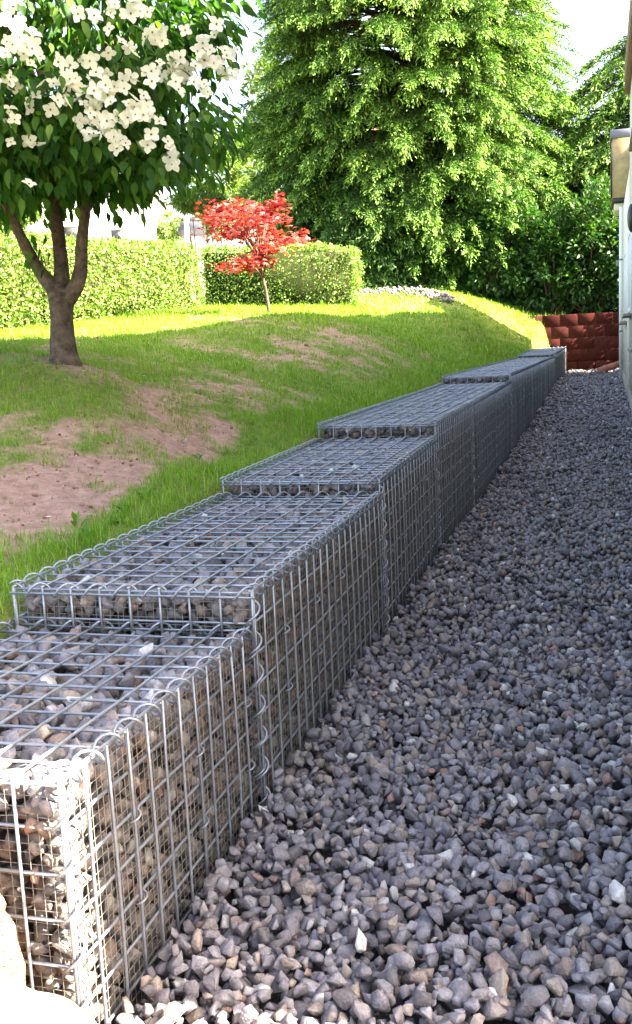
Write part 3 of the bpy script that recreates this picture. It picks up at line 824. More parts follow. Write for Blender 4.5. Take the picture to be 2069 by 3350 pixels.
# ------------------------------------------------------------------ red block retaining wall
M['block'] = mat('red_concrete_block', [(0, (0.044, 0.0115, 0.0105)), (0.6, (0.054, 0.0140, 0.0125)), (1, (0.066, 0.020, 0.0175))], rough=1.0, spec=0.03, mottle=0.30, mscale=16, bump=0.35, bscale=80, bdist=0.004)
M['joint_core'] = mat('joint', [(0, (0.012, 0.006, 0.005))], rough=1.0, spec=0.0)  # near-black core showing in the joints between the blocks
rw = empty('retaining_wall', (0.6, WALL_Y + 0.1, 0.6))
tag(rw, 'dark red concrete block retaining wall closing the far end of the path', 'wall')
wl = norm(W(2030 * 1512 / 2069, 900, 27) - W(1718 * 1512 / 2069, 900, 27)); wl[2] = 0; wl = np.array([1.0, 0.0, 0.0])
mb = MB(); ch = (WALL_TOP - 0.58) / 5; bl = 0.46
for cse in range(6):
    z_ = WALL_TOP - ch * (cse + 0.5)
    for k in range(-5, 10):
        x_ = -0.9 + (k + (0.5 if cse % 2 else 0.0)) * bl
        if x_ > 3.2: continue
        mb.box((x_, WALL_Y + 0.1 + rng.normal(0, 0.006), z_), (bl - 0.010, 0.28, ch - 0.009), None, 0.005)
mb.build('wall_blocks', M['block'], rw)
mb = MB(); mb.box((0.4, WALL_Y + 0.13, WALL_TOP / 2 - 0.02), (6.6, 0.24, WALL_TOP + 0.0)); mb.build('wall_core', M['joint_core'], rw)

# ------------------------------------------------------------------ foliage helpers
def leaves(Pb, D, Nn, Ln, Wd, droop=0.12, fold=0.25, tip=None, name='foliage', m=None, parent=None, rnd=None, at=0.42, narrow=1.0):
    """one pointed, folded leaf per row: base point, direction, normal, length, width"""
    n = len(Pb); D = norm(D); Sd = norm(np.cross(D, Nn)); Nn = np.cross(Sd, D)
    Ln = np.broadcast_to(Ln, (n,))[:, None]; Wd = np.broadcast_to(Wd, (n,))[:, None]
    mid = Pb + D * Ln * at - Nn * Wd * fold * 0.5
    l = Pb + D * Ln * at + Sd * Wd * 0.5 + Nn * Wd * fold * 0.5
    r = Pb + D * Ln * at - Sd * Wd * 0.5 + Nn * Wd * fold * 0.5
    tp = Pb + D * Ln * narrow - Nn * Ln * droop
    V = np.stack([Pb, l, mid, r, tp], 1).reshape(-1, 3)
    i = np.arange(n)[:, None] * 5
    F = np.concatenate([i + np.array([[0, 2, 1]]), i + np.array([[0, 3, 2]]), i + np.array([[1, 2, 4]]), i + np.array([[2, 3, 4]])])
    rnd = rng.random(n) if rnd is None else rnd
    at_ = {'rnd': np.repeat(rnd, 5)}
    if tip is not None: at_['tip'] = np.repeat(tip, 5)
    if name is None: return V, F, at_
    return mesh_np(name, V, [F], m, parent, False, at_)
def ovate(Pb, D, Nn, Ln, Wd, droop, name, m, parent):
    n = len(Pb); D = norm(D); Sd = norm(np.cross(D, Nn)); Nn = np.cross(Sd, D); Ln = Ln[:, None]; Wd = Wd[:, None]
    V = [Pb]
    for u, h in ((0.22, 0.40), (0.52, 0.47), (0.80, 0.24)):
        c = Pb + D * Ln * u - Nn * (droop * Ln * u * u)
        V += [c + Sd * Wd * h + Nn * Wd * 0.10, c - Nn * Wd * 0.05, c - Sd * Wd * h + Nn * Wd * 0.10]
    V.append(Pb + D * Ln - Nn * droop * Ln * 1.25)
    V = np.stack(V, 1).reshape(-1, 3); i = np.arange(n)[:, None] * 11
    T = [(0, 2, 1), (0, 3, 2), (7, 8, 10), (8, 9, 10)]; Q = [(1, 2, 5, 4), (2, 3, 6, 5), (4, 5, 8, 7), (5, 6, 9, 8)]
    return mesh_np(name, V, [np.concatenate([i + np.array([q]) for q in Q]), np.concatenate([i + np.array([t]) for t in T])], m, parent, True, {'rnd': np.repeat(rng.random(n), 11)})
def quads(Pb, D, Nn, Ln, Wd):
    """simple two-triangle leaf for far foliage: base, left, tip, right, folded along the middle"""
    n = len(Pb); D = norm(D); Sd = norm(np.cross(D, Nn)); Nn = np.cross(Sd, D)
    Ln = np.broadcast_to(Ln, (n,))[:, None]; Wd = np.broadcast_to(Wd, (n,))[:, None]
    l = Pb + D * Ln * 0.45 + Sd * Wd * 0.5 + Nn * Wd * 0.15
    r = Pb + D * Ln * 0.45 - Sd * Wd * 0.5 + Nn * Wd * 0.15
    V = np.stack([Pb, l, Pb + D * Ln, r], 1).reshape(-1, 3)
    i = np.arange(n)[:, None] * 4
    return V, np.concatenate([i + np.array([[0, 2, 1]]), i + np.array([[0, 3, 2]])])
def rdir(n): return norm(rng.normal(size=(n, 3)))

# ------------------------------------------------------------------ flowering dogwood
M['dogleaf'] = mat('dogwood_leaf', [(0, (0.014, 0.053, 0.009)), (0.5, (0.027, 0.087, 0.013)), (0.85, (0.054, 0.133, 0.019)), (1, (0.108, 0.185, 0.029))], rough=0.55, spec=0.18, transl=0.42, tcol=(1.6, 1.9, 0.7))
M['petal'] = mat('cream_bract', [(0, (0.70, 0.69, 0.55)), (1, (0.80, 0.79, 0.68))], rough=0.6, spec=0.2, transl=0.42, tip=(0.20, 0.22, 0.05))
M['limb'] = mat('dogwood_bark', [(0, (0.075, 0.056, 0.042)), (1, (0.11, 0.084, 0.064))], rough=0.95, spec=0.1, mottle=0.6, mscale=16, bump=1.0, bscale=30, bdist=0.02)
base = hit(155, 866); ZT = float((base - CAM) @ _fw)
tree = empty('dogwood_tree', base)
tag(tree, 'multi-stemmed dogwood tree with dark leaves and cream flowers on the left lawn', 'tree')
def path(ptsd, dz=None):
    return np.array([W(a, b, ZT + c) for a, b, c in ptsd])
def smooth(P, n=24):
    P = np.asarray(P); k = len(P); t = np.linspace(0, k - 1, n); out = []
    for u in t:
        i = min(int(u), k - 2); f = u - i; p0 = P[max(i - 1, 0)]; p1 = P[i]; p2 = P[i + 1]; p3 = P[min(i + 2, k - 1)]
        out.append(0.5 * ((2 * p1) + (-p0 + p2) * f + (2 * p0 - 5 * p1 + 4 * p2 - p3) * f * f + (-p0 + 3 * p1 - 3 * p2 + p3) * f ** 3))
    return np.array(out)
u1 = 0.00289 * ZT / 6.9
mb = MB()
tk = smooth(path([(160, 905, 0), (155, 866, 0), (150, 810, 0), (148, 750, 0), (148, 705, 0)]), 18)
tr_ = np.interp(np.linspace(0, 1, 18), [0, .22, .32, .5, .8, 1], [48, 40, 33, 29, 28, 34]) * u1
tr_ *= 1 + rng.normal(0, 0.025, 18)
mb.tube(tk, tr_, 16); mb.build('trunk', M['limb'], tree, True)
limbs = [[(148, 722, 0), (120, 680, .02), (90, 640, 0.0), (55, 575, -.05), (15, 490, -.1), (-30, 400, -.15), (-80, 250, -.2)],
         [(147, 722, 0), (148, 660, .05), (143, 590, .1), (130, 480, .15), (113, 350, .2), (100, 230, .25), (95, 60, .3)],
         [(152, 722, 0), (180, 690, -.04), (194, 640, -.06), (196, 580, -.05), (208, 480, -.02), (226, 370, .0), (245, 260, .05), (290, 90, .1)]]
limb_end = []
for lp, r0 in zip(limbs, (19, 21, 19.5)):
    P = smooth(path(lp), 30); r_ = np.linspace(r0, 7, 30) * u1; r_[:4] *= np.array([1.25, 1.18, 1.1, 1.04]); r_ *= 1 + rng.normal(0, 0.03, 30)
    mb = MB(); mb.tube(P, r_, 12); mb.build('limb', M['limb'], tree, True); limb_end.append(P)
cc = base + np.array([-0.05, 0.1, 2.42]); cr = np.array([1.38, 1.30, 1.45])
# twigs
mb = MB(); tips = []
for k in range(90):
    P = limb_end[k % 3]; s0 = P[rng.integers(12, 29)]
    d_ = rdir(1)[0]; d_[2] = d_[2] * 0.5 + 0.25; e_ = cc + cr * norm(d_) * rng.uniform(0.75, 1.0)
    if np.linalg.norm(e_ - s0) > 1.7: continue
    m_ = (s0 + e_) / 2 + np.array([0, 0, 0.12])
    Q = smooth([s0, m_, e_], 9); mb.tube(Q, np.linspace(0.016, 0.003, 9), 5); tips.append(Q)
mb.build('branches', M['limb'], tree, True)
# clumps of hanging leaves: shell heavy, uneven outline
nc = 390
cd_ = rdir(nc); rr = rng.uniform(0.45, 1.0, nc) ** 0.55
lump = 0.86 + 0.24 * np.array([vnoise(np.array([[math.atan2(d[1], d[0]) * 1.6 + 9, d[2] * 2.2 + 5]]), 31)[0] for d in cd_])
ccen = cc + cd_ * cr * (rr * lump)[:, None]
ex = 170; ea = rng.uniform(0, 2 * PI, ex); er = np.sqrt(rng.random(ex)) * 1.38
ccen = np.vstack([ccen, base + np.stack([er * np.cos(ea), er * np.sin(ea) + 0.1, rng.uniform(1.12, 1.75, ex)], -1)])
cd_ = np.vstack([cd_, np.stack([np.cos(ea), np.sin(ea), -0.3 + 0 * ea], -1)])
keep = (ccen[:, 2] > base[2] + 1.10)
_cx, _cy, _cz = project(ccen)
low = np.interp(_cx, [-200, 0, 100, 200, 330, 400, 480, 560, 620], [560, 545, 500, 470, 455, 415, 385, 350, 250])
keep &= (_cy < low) & (_cx < 560)
ccen = ccen[keep]; cd_ = cd_[keep]
Pl = []; Dl = []
for c, d_ in zip(ccen, cd_):
    n = rng.integers(22, 38)
    off = rng.normal(0, 1, (n, 3)) * np.array([0.10, 0.10, 0.075]); Pl.append(c + off)
    Dl.append(np.array([0, 0, -0.75]) + d_ * 0.45 + off * 3.5 + rng.normal(0, 0.33, (n, 3)))
Pl = np.vstack(Pl); Dl = np.vstack(Dl); n = len(Pl)
Nl = norm(np.cross(Dl, np.cross(Dl, [0, 0, -1.0])) + rng.normal(0, 0.5, (n, 3)))
ovate(Pl, Dl, Nl, rng.uniform(0.075, 0.125, n), rng.uniform(0.040, 0.060, n), 0.22, 'foliage', M['dogleaf'], tree)
# a few leaves low on the left limb
P = []
for xd, yd in [(75, 560), (85, 575), (95, 590), (70, 600), (110, 560), (60, 620), (100, 610), (85, 630), (118, 600), (50, 660), (108, 640)]:
    P.append(W(xd, yd, ZT - 0.1))
P = np.array(P); n = len(P)
leaves(P, np.array([0, 0, -1.0]) + rng.normal(0, 0.25, (n, 3)), rdir(n), 0.09, 0.05, m=M['dogleaf'], parent=tree, name='low_leaves')
# flowers: four pointed bracts each, in sprays on the sunny shell
def flower(c, face, r_, spin):
    f = norm(face); a = norm(np.cross(f, [0.13, 0.2, 1.0])); b = np.cross(f, a)
    th = spin + np.arange(4) * PI / 2 + rng.normal(0, 0.08, 4)
    D = np.cos(th)[:, None] * a + np.sin(th)[:, None] * b + f * 0.18
    SB = np.cross(np.tile(f, (4, 1)), D); SB = norm(SB); L4 = r_ * rng.uniform(0.9, 1.12, 4)
    prof = [(0.05, 0.10, 0.0), (0.30, 0.33, .10), (0.60, 0.40, .13), (0.85, 0.22, .08)]
    V = []; F = []
    for k in range(4):
        o = len(V); V.append(c + D[k] * 0.02 * r_)
        for u_, h_, z_ in prof: V += [c + D[k] * u_ * L4[k] + SB[k] * h_ * L4[k] + f * z_ * L4[k], c + D[k] * u_ * L4[k] - f * 0.01 * L4[k], c + D[k] * u_ * L4[k] - SB[k] * h_ * L4[k] + f * z_ * L4[k]]
        V.append(c + D[k] * L4[k] - f * 0.06 * L4[k]); t_ = o + 13
        for q_ in range(3):
            a_ = o + 1 + q_ * 3; F += [(a_, a_ + 3, a_ + 4), (a_, a_ + 4, a_ + 1), (a_ + 1, a_ + 4, a_ + 5), (a_ + 1, a_ + 5, a_ + 2)]
        F += [(o + 10, t_, o + 11), (o + 11, t_, o + 12), (o, o + 1, o + 2), (o, o + 2, o + 3)]
    n0 = len(V); V2, F2 = ico(0); V = np.vstack([V, c + f * 0.10 * r_ + V2 * 0.13 * r_]); F = np.vstack([F, F2 + n0])
    tp = np.concatenate([np.zeros(n0), np.ones(12)])
    return V, F, {'rnd': np.full(len(V), rng.random()), 'tip': tp}
sprays = [(50, 95, 62, 40, 9), (50, 20, 30, 20, 3), (25, 65, 25, 18, 4), (10, 190, 26, 22, 5), (25, 285, 22, 20, 3), (15, 340, 18, 12, 1), (80, 125, 20, 12, 2), (145, 170, 26, 40, 4), (185, 230, 42, 30, 9), (165, 200, 30, 24, 4),
          (230, 245, 36, 34, 6), (240, 205, 26, 25, 5), (205, 140, 24, 16, 2), (270, 20, 46, 22, 5), (240, 45, 20, 20, 2), (285, 118, 24, 22, 3), (300, 210, 34, 16, 4), (255, 305, 30, 24, 6), (205, 315, 26, 20, 3),
          (305, 265, 40, 28, 7), (340, 290, 34, 26, 5), (290, 335, 24, 14, 3), (360, 330, 20, 16, 2), (340, 15, 24, 20, 4), (370, 80, 24, 28, 5), (410, 160, 40, 28, 9), (435, 175, 40, 26, 7), (340, 185, 24, 16, 3),
          (480, 130, 26, 32, 5), (505, 165, 24, 26, 4), (530, 120, 22, 34, 4), (545, 155, 20, 26, 3), (490, 200, 22, 20, 3), (85, 205, 24, 30, 3), (75, 440, 8, 8, 1), (400, 370, 22, 18, 3), (415, 395, 20, 12, 2),
          (470, 55, 16, 14, 1), (505, 55, 16, 10, 1), (120, 260, 16, 22, 2), (90, 330, 20, 14, 2)]
flist = []
for xd, yd, sx, sy, k in sprays:
    z0 = None
    for _ in range(int(k * 1.35 + 0.5)):
        a, b = xd + rng.normal(0, sx * 0.72), yd + rng.normal(0, sy * 0.72)
        # where the ray meets the leafy shell
        o_ = (CAM - cc) / (cr * 1.03); dd = (W(a, b, 1.0) - CAM) / (cr * 1.03)
        A_, B_, C_ = dd @ dd, 2 * o_ @ dd, o_ @ o_ - 1; disc = B_ * B_ - 4 * A_ * C_
        Z = (-B_ - math.sqrt(disc)) / (2 * A_) if disc > 0 else ZT - 0.2
        flist.append((a, b, W(a, b, (max(Z, ZT - 1.35) if b < 190 else min(Z, ZT - 1.22)) + rng.normal(0, 0.05) - 0.14)))
rest = []; rtip = []
for k, (a, b, c) in enumerate(flist):
    fdir = norm(CAM - c) * 0.95 + np.array([0.3, 0, 0.55]) + rng.normal(0, 0.55, 3)
    V, F, A = flower(c, fdir, 0.047 * rng.uniform(0.7, 1.2), rng.uniform(0, PI))
    if k < 100:
        mesh_np('flower', V, [F], M['petal'], tree, attrs={kk: v for kk, v in A.items()})
    else: rest.append((V, F, A['rnd'])); rtip.append(A['tip'])
V, F, A = merge(rest)
tag(mesh_np('flowers', V, [F], M['petal'], tree, attrs={'rnd': A, 'tip': np.concatenate(rtip)}), kind='stuff')

# ------------------------------------------------------------------ clipped hedges
M['hedge'] = mat('hedge_leaf', [(0, (0.05, 0.12, 0.018)), (0.4, (0.11, 0.21, 0.03)), (0.8, (0.19, 0.29, 0.05)), (1, (0.30, 0.37, 0.11))], rough=0.5, spec=0.35, transl=0.25, tcol=(1.3, 1.4, 0.8))
M['hedgecore'] = mat('hedge_inner_shade', [(0, (0.028, 0.030, 0.014))], rough=1.0, spec=0.0)  # near-black, the shade between the leaves put into the colour
def hedge(name, A, B, hgt, th, label, dens, leaf, m, rnd_end=0.25, hgtB=None, group=None, zb=None):
    A = np.array(A, float); B = np.array(B, float); L_ = np.linalg.norm((B - A)[:2]); d = norm(np.array([B[0] - A[0], B[1] - A[1], 0])); bk = np.array([-d[1], d[0], 0.0])
    hB = hgtB or hgt
    root = empty(name, (A + B) / 2); tag(root, label, 'hedge', group)
    def zbase(s): return A[2] + (B[2] - A[2]) * s / L_
    def height(s): return hgt + (hB - hgt) * s / L_
    nf, ntp, ne = int(L_ * max(hgt, hB) * dens), int(L_ * th * dens), int(th * hgt * dens)
    s = np.concatenate([rng.uniform(0, L_, nf), rng.uniform(0, L_, ntp), np.full(ne, L_) , np.zeros(ne)])
    t = np.concatenate([np.zeros(nf), rng.uniform(0, th, ntp), rng.uniform(0, th, 2 * ne)])
    u = np.concatenate([rng.uniform(0.0, 1, nf), np.ones(ntp), rng.uniform(0, 1, 2 * ne)])
    fr = np.concatenate([np.full(nf, 0), np.full(ntp, 1), np.full(ne, 2), np.full(ne, 3)])
    Nn = np.array([-bk, [0, 0, 1.0], d, -d])[fr]
    h = u * height(s)
    # rounded upper edges and ends
    e = rnd_end
    dxs = np.minimum(np.clip((s - (L_ - e)) / e, 0, 1), 1); dh = np.clip((h - (height(s) - e)) / e, 0, 1); dt = np.clip((e - t) / e, 0, 1)
    k = np.sqrt(np.where(fr == 0, dh, 0) ** 2 + np.where(fr == 0, dxs, 0) ** 2); inset = np.where(fr == 0, e * (1 - np.sqrt(np.clip(1 - np.minimum(k, 1) ** 2, 0, 1))) * 0.75, 0)
    drop = np.where(fr == 1, e * (1 - np.sqrt(np.clip(1 - np.minimum(np.sqrt(dxs ** 2 + dt ** 2 * .5), 1) ** 2, 0, 1))) * 0.75, 0)
    lum = (vnoise(np.stack([s * 2.2 + t, h * 2.5 + t * 2], -1), 41) - 0.5) * 0.12 + rng.normal(0, 0.035, len(s))
    P = A + s[:, None] * d + (t + inset)[:, None] * bk + np.stack([0 * s, 0 * s, zbase(s) - A[2] + h - drop], -1) + Nn * lum[:, None]
    D = Nn * 0.55 + rdir(len(s)) * 1.0 + np.array([0, 0, -0.25])
    NN = Nn + rdir(len(s)) * 1.1
    leaves(P, D, NN, leaf * rng.uniform(0.7, 1.25, len(s)), leaf * 0.55 * rng.uniform(0.8, 1.2, len(s)), m=m, parent=root, name='foliage')
    mb = MB(); q_ = 0.10
    V = []
    for s_ in (q_ if L_ > 1 else 0, L_ - q_ * 2):
        for t_ in (q_, th - q_):
            for h_ in (-0.1, height(s_) - q_ * 1.3): V.append(A + s_ * d + t_ * bk + np.array([0, 0, zbase(s_) - A[2] + h_]))
    mb.add(np.array(V), [[0, 1, 3, 2], [4, 6, 7, 5], [0, 4, 5, 1], [2, 3, 7, 6], [0, 2, 6, 4], [1, 5, 7, 3]])
    mb.build('stems_core', M['hedgecore'], root)  # plain dark box standing for the shaded inside of the hedge
    return root
A = hit(-10, 795); Bp = hit(484, 742)
ZA = float((A - CAM) @ _fw); ZB = float((Bp - CAM) @ _fw)
hA = W(0, 570, ZA)[2] - A[2]; hB = W(484, 592, ZB)[2] - Bp[2]
ext = A + (A - Bp) / np.linalg.norm(A - Bp) * 2.5; ext[2] = A[2] - 0.1
hedge('clipped_hedge', ext, Bp, hA, 0.8, 'long clipped hedge in full sun behind the flowering tree', 1100, 0.058, M['hedge'], 0.12, hB, 'clipped garden hedges')
A2 = hit(484, 736); B2 = hit(846, 737)
ZA2 = float((A2 - CAM) @ _fw); ZB2 = float((B2 - CAM) @ _fw)
hedge('clipped_hedge', A2, B2, W(484, 592, ZA2)[2] - A2[2], 0.95, 'shorter clipped hedge with rounded end behind the red maple', 900, 0.06, M['hedge'], 0.45, W(840, 588, ZB2)[2] - B2[2], 'clipped garden hedges')

# ------------------------------------------------------------------ red maple
M['maple'] = mat('red_maple_leaf', [(0, (0.13, 0.012, 0.016)), (0.35, (0.27, 0.02, 0.024)), (0.6, (0.40, 0.035, 0.035)), (0.8, (0.46, 0.08, 0.035)), (1, (0.52, 0.19, 0.18))], rough=0.5, spec=0.4, transl=0.35, tcol=(1.4, 1.0, 0.8))
mbase = hit(645, 752); ZM = float((mbase - CAM) @ _fw); um = 1.368 * ZM / F_PX
maple = empty('maple_tree', mbase); tag(maple, 'small red leaved maple tree in front of the clipped hedge', 'tree')
mb = MB(); tk = smooth([W(647, 765, ZM), W(643, 740, ZM), W(637, 700, ZM), W(627, 655, ZM), W(620, 610, ZM)], 14); mb.tube(tk, np.linspace(5.0, 3.2, 14) * um, 8); mb.build('trunk', M['bark'], maple, True)
layers = [(545, 492, 55, 15), (530, 515, 42, 16), (590, 500, 50, 14), (650, 490, 32, 16), (668, 472, 10, 12), (505, 520, 22, 14), (560, 540, 60, 14), (610, 525, 60, 16), (650, 520, 40, 14), (560, 563, 50, 10), (620, 560, 60, 14),
          (680, 575, 45, 10), (705, 572, 22, 8), (722, 554, 12, 6), (640, 590, 40, 10), (575, 622, 45, 12), (548, 637, 32, 9), (605, 625, 40, 14), (590, 640, 24, 8), (640, 620, 18, 8), (650, 600, 22, 8)]
mb = MB(); P = []; 
for a, b, rx, ry in layers:
    dz = rng.normal(0, 0.35); c = W(a, b, ZM + dz); n = int(rx * ry * 0.15) + 12
    rr = rng.normal(0, 0.58, (n, 3)); rr[:, 2] -= 0.25 * (rr[:, 0] ** 2 + rr[:, 1] ** 2); P.append(c + rr * np.array([rx * um, rx * um * 0.8, ry * um]))
    mb.tube(smooth([tk[-1 - rng.integers(0, 5)], (tk[-1] + c) / 2 + np.array([0, 0, 0.08]), c], 8), np.linspace(0.016, 0.004, 8), 5)
mb.build('branches', M['bark'], maple, True)
P = np.vstack(P); n = len(P)
Vs = []; Fs = []; As = []; k0 = 0
th0 = rng.uniform(0, 2 * PI, n); nrm = norm(np.array([0, -0.1, 1.0]) + rng.normal(0, 0.4, (n, 3))); a_ = norm(np.cross(nrm, [0.3, 1, 0.1])); b_ = np.cross(nrm, a_); rn = rng.random(n)
for k in range(5):          # five-lobed leaves
    th = th0 + (k - 2) * 0.72
    D = np.cos(th)[:, None] * a_ + np.sin(th)[:, None] * b_ - np.array([0, 0, 0.35])
    V, F = quads(P, D, nrm, rng.uniform(0.055, 0.085, n) * (1.0 - 0.12 * abs(k - 2)), 0.022); Vs.append(V); Fs.append(F + k0); k0 += len(V); As.append(np.repeat(rn, 4))
mesh_np('foliage', np.vstack(Vs), [np.vstack(Fs)], M['maple'], maple, attrs={'rnd': np.concatenate(As)})

# ------------------------------------------------------------------ trees and shrubs beyond the garden
M['conifer'] = mat('conifer_needles', [(0, (0.016, 0.052, 0.010)), (0.6, (0.034, 0.092, 0.016)), (1, (0.075, 0.15, 0.026))], rough=0.6, spec=0.25, transl=0.25, tcol=(1.3, 1.5, 0.6), tip=(0.24, 0.42, 0.075))
M['thuja'] = mat('dark_conifer', [(0, (0.020, 0.060, 0.014)), (0.6, (0.036, 0.095, 0.020)), (1, (0.06, 0.125, 0.028))], rough=0.55, spec=0.3, transl=0.2, tcol=(1.2, 1.5, 0.6), tip=(0.10, 0.20, 0.035))
M['laurel'] = mat('laurel_leaf', [(0, (0.018, 0.055, 0.012)), (0.5, (0.032, 0.090, 0.018)), (0.85, (0.055, 0.135, 0.026)), (1, (0.12, 0.21, 0.04))], rough=0.35, spec=0.5, transl=0.2, tcol=(1.2, 1.6, 0.6))
M['lime'] = mat('light_leaf', [(0, (0.07, 0.14, 0.03)), (0.5, (0.12, 0.21, 0.045)), (1, (0.20, 0.28, 0.08))], rough=0.55, spec=0.3, transl=0.4, tcol=(1.2, 1.3, 0.7))

def conifer(name, base, H, rprof, nb, label, m, seed, frond=(1.3, 2.0), tuft=0.13, tipgain=1.0, zmin=0.6, azr=None, droop=0.5, group=None, nf=24, trunk_r=0.22):
    """drooping conifer: whorls of branches, each carrying hanging fingers of needle tufts"""
    global rng
    keep_ = rng; rng = np.random.default_rng(seed)
    root = empty(name, base); tag(root, label, 'tree', group)
    mb = MB(); z = np.linspace(-0.3, H * 0.97, 16)
    mb.tube(base + np.stack([0.05 * np.sin(z), 0.05 * np.cos(z * .7), z], -1), np.interp(z, [-.3, .3, H], [trunk_r * 1.4, trunk_r, 0.03]), 10); mb.build('trunk', M['bark'], root, True)
    Vs = []; Fs = []; R_ = []; T_ = []; k0 = 0; mb = MB()
    for b_ in range(nb):
        u = (b_ + rng.random()) / nb; z0 = zmin + (H - zmin) * (1 - (1 - u) ** 0.62)
        az = rng.uniform(0, 2 * PI) if rng.random() < 0.5 else rng.uniform(1.0, 2.05) * PI      # fuller towards the open garden
        Rm = rprof(z0) * rng.uniform(0.72, 1.08) * (0.86 + 0.26 * vnoise(np.array([[az * 1.4 + 7, z0 * 0.55]]), seed)[0])
        if Rm < 0.15: continue
        out = np.array([math.cos(az), math.sin(az), 0.0]); sd = np.array([-out[1], out[0], 0.0])
        t = np.linspace(0, 1, 9); rise = rng.uniform(0.05, 0.25)
        P = base + np.array([0, 0, z0]) + out * (Rm * t)[:, None] + sd * (0.05 * Rm * np.sin(t * 2.5 + az * 5))[:, None]
        P[:, 2] += Rm * (rise * t - droop * 0.75 * t ** 2.6)
        mb.tube(P, np.linspace(0.012 + 0.006 * Rm, 0.004, 9), 4, cap=False)
        fl = min(rng.uniform(*frond), Rm * 0.9); f0 = 1 - fl / Rm
        nfi = max(6, int(nf * fl / 1.6)); tt = f0 + (1 - f0) * rng.random(nfi) ** 0.8
        for j in range(nfi):
            p0 = np.array([np.interp(tt[j], t, P[:, i]) for i in range(3)])
            s_ = 1 if j % 2 else -1; rel = (tt[j] - f0) / (1 - f0 + 1e-6)
            Lf = rng.uniform(0.30, 0.62) * (1.15 - 0.55 * rel) * min(1.2, fl)
            d = norm(sd * s_ * rng.uniform(0.35, 1.0) * (1.05 - rel) + out * rng.uniform(0.4, 0.9) + np.array([0, 0, rng.uniform(-0.30, 0.12)]))
            nt_ = max(5, int(Lf / 0.042)); w_ = np.linspace(0.05, 1, nt_)
            Q = p0 + d * (w_ * Lf)[:, None]; Q[:, 2] -= 0.52 * Lf * w_ ** 2.0
            Q = Q + rng.normal(0, 0.022, Q.shape)
            D = d + np.array([0, 0, -0.8]) * w_[:, None] + rng.normal(0, 0.55, Q.shape)
            Nn = np.array([0, 0, 1.0]) + out * 0.5 + rng.normal(0, 0.6, Q.shape)
            V, F = quads(Q, D, Nn, tuft * rng.uniform(0.7, 1.4, nt_), tuft * 0.32)
            Vs.append(V); Fs.append(F + k0); k0 += len(V); R_.append(np.repeat(rng.random(nt_), 4))
            T_.append(np.repeat(np.clip((w_ - 0.55) * 2.1 * tipgain * rng.uniform(0.3, 1.3), 0, 1), 4) * np.tile([0.6, 1, 1, 1], nt_))  # pale new growth at the ends; inner tufts coloured darker as shaded gaps
    mb.build('branches', M['bark'], root)
    mesh_np('foliage', np.vstack(Vs), [np.vstack(Fs)], m, root, attrs={'rnd': np.concatenate(R_), 'tip': np.concatenate(T_)})
    rng = keep_
    return root
gz = 2.3
cb = W(985, 600, 33.2); cb[2] = gz
conifer('conifer_tree', cb, 20.0, lambda z: np.interp(z, [0, 1.5, 4, 9, 12, 16, 20], [4.2, 5.4, 5.7, 5.1, 4.4, 2.8, 0.3]), 2000, 'huge drooping conifer with bright yellow-green tips filling the view above the path end', M['conifer'], 51, frond=(1.4, 2.3), tuft=0.12, zmin=0.8, nf=42, droop=0.42)
c2 = W(1625, 600, 33.0); c2[2] = gz
conifer('conifer_tree', c2, 10.2, lambda z: np.interp(z, [0, 1.5, 4, 6.8, 8.4, 10.2], [4.4, 5.4, 5.4, 4.9, 3.2, 0.3]), 800, 'second drooping conifer with long grey-green hanging twigs reaching behind the house corner', M['conifer'], 52, frond=(1.5, 2.6), tuft=0.15, zmin=1.0, nf=30, droop=0.62)
c3 = W(760, 600, 31.0); c3[2] = gz
conifer('conifer_tree', c3, 6.4, lambda z: np.interp(z, [0, 1, 3, 5, 6.4], [1.5, 1.7, 1.5, 0.9, 0.1]), 260, 'dark narrow conifer between the red maple and the huge conifer', M['thuja'], 53, frond=(0.7, 1.1), tuft=0.14, zmin=0.2, nf=26, tipgain=0.8)
c3 = W(905, 600, 30.0); c3[2] = gz
conifer('conifer_tree', c3, 5.6, lambda z: np.interp(z, [0, 1, 3, 4.6, 5.6], [1.9, 2.0, 1.8, 1.1, 0.1]), 300, 'dark bushy conifer behind the rounded end of the clipped hedge', M['thuja'], 54, frond=(0.7, 1.1), tuft=0.14, zmin=0.2, nf=26, tipgain=0.8)

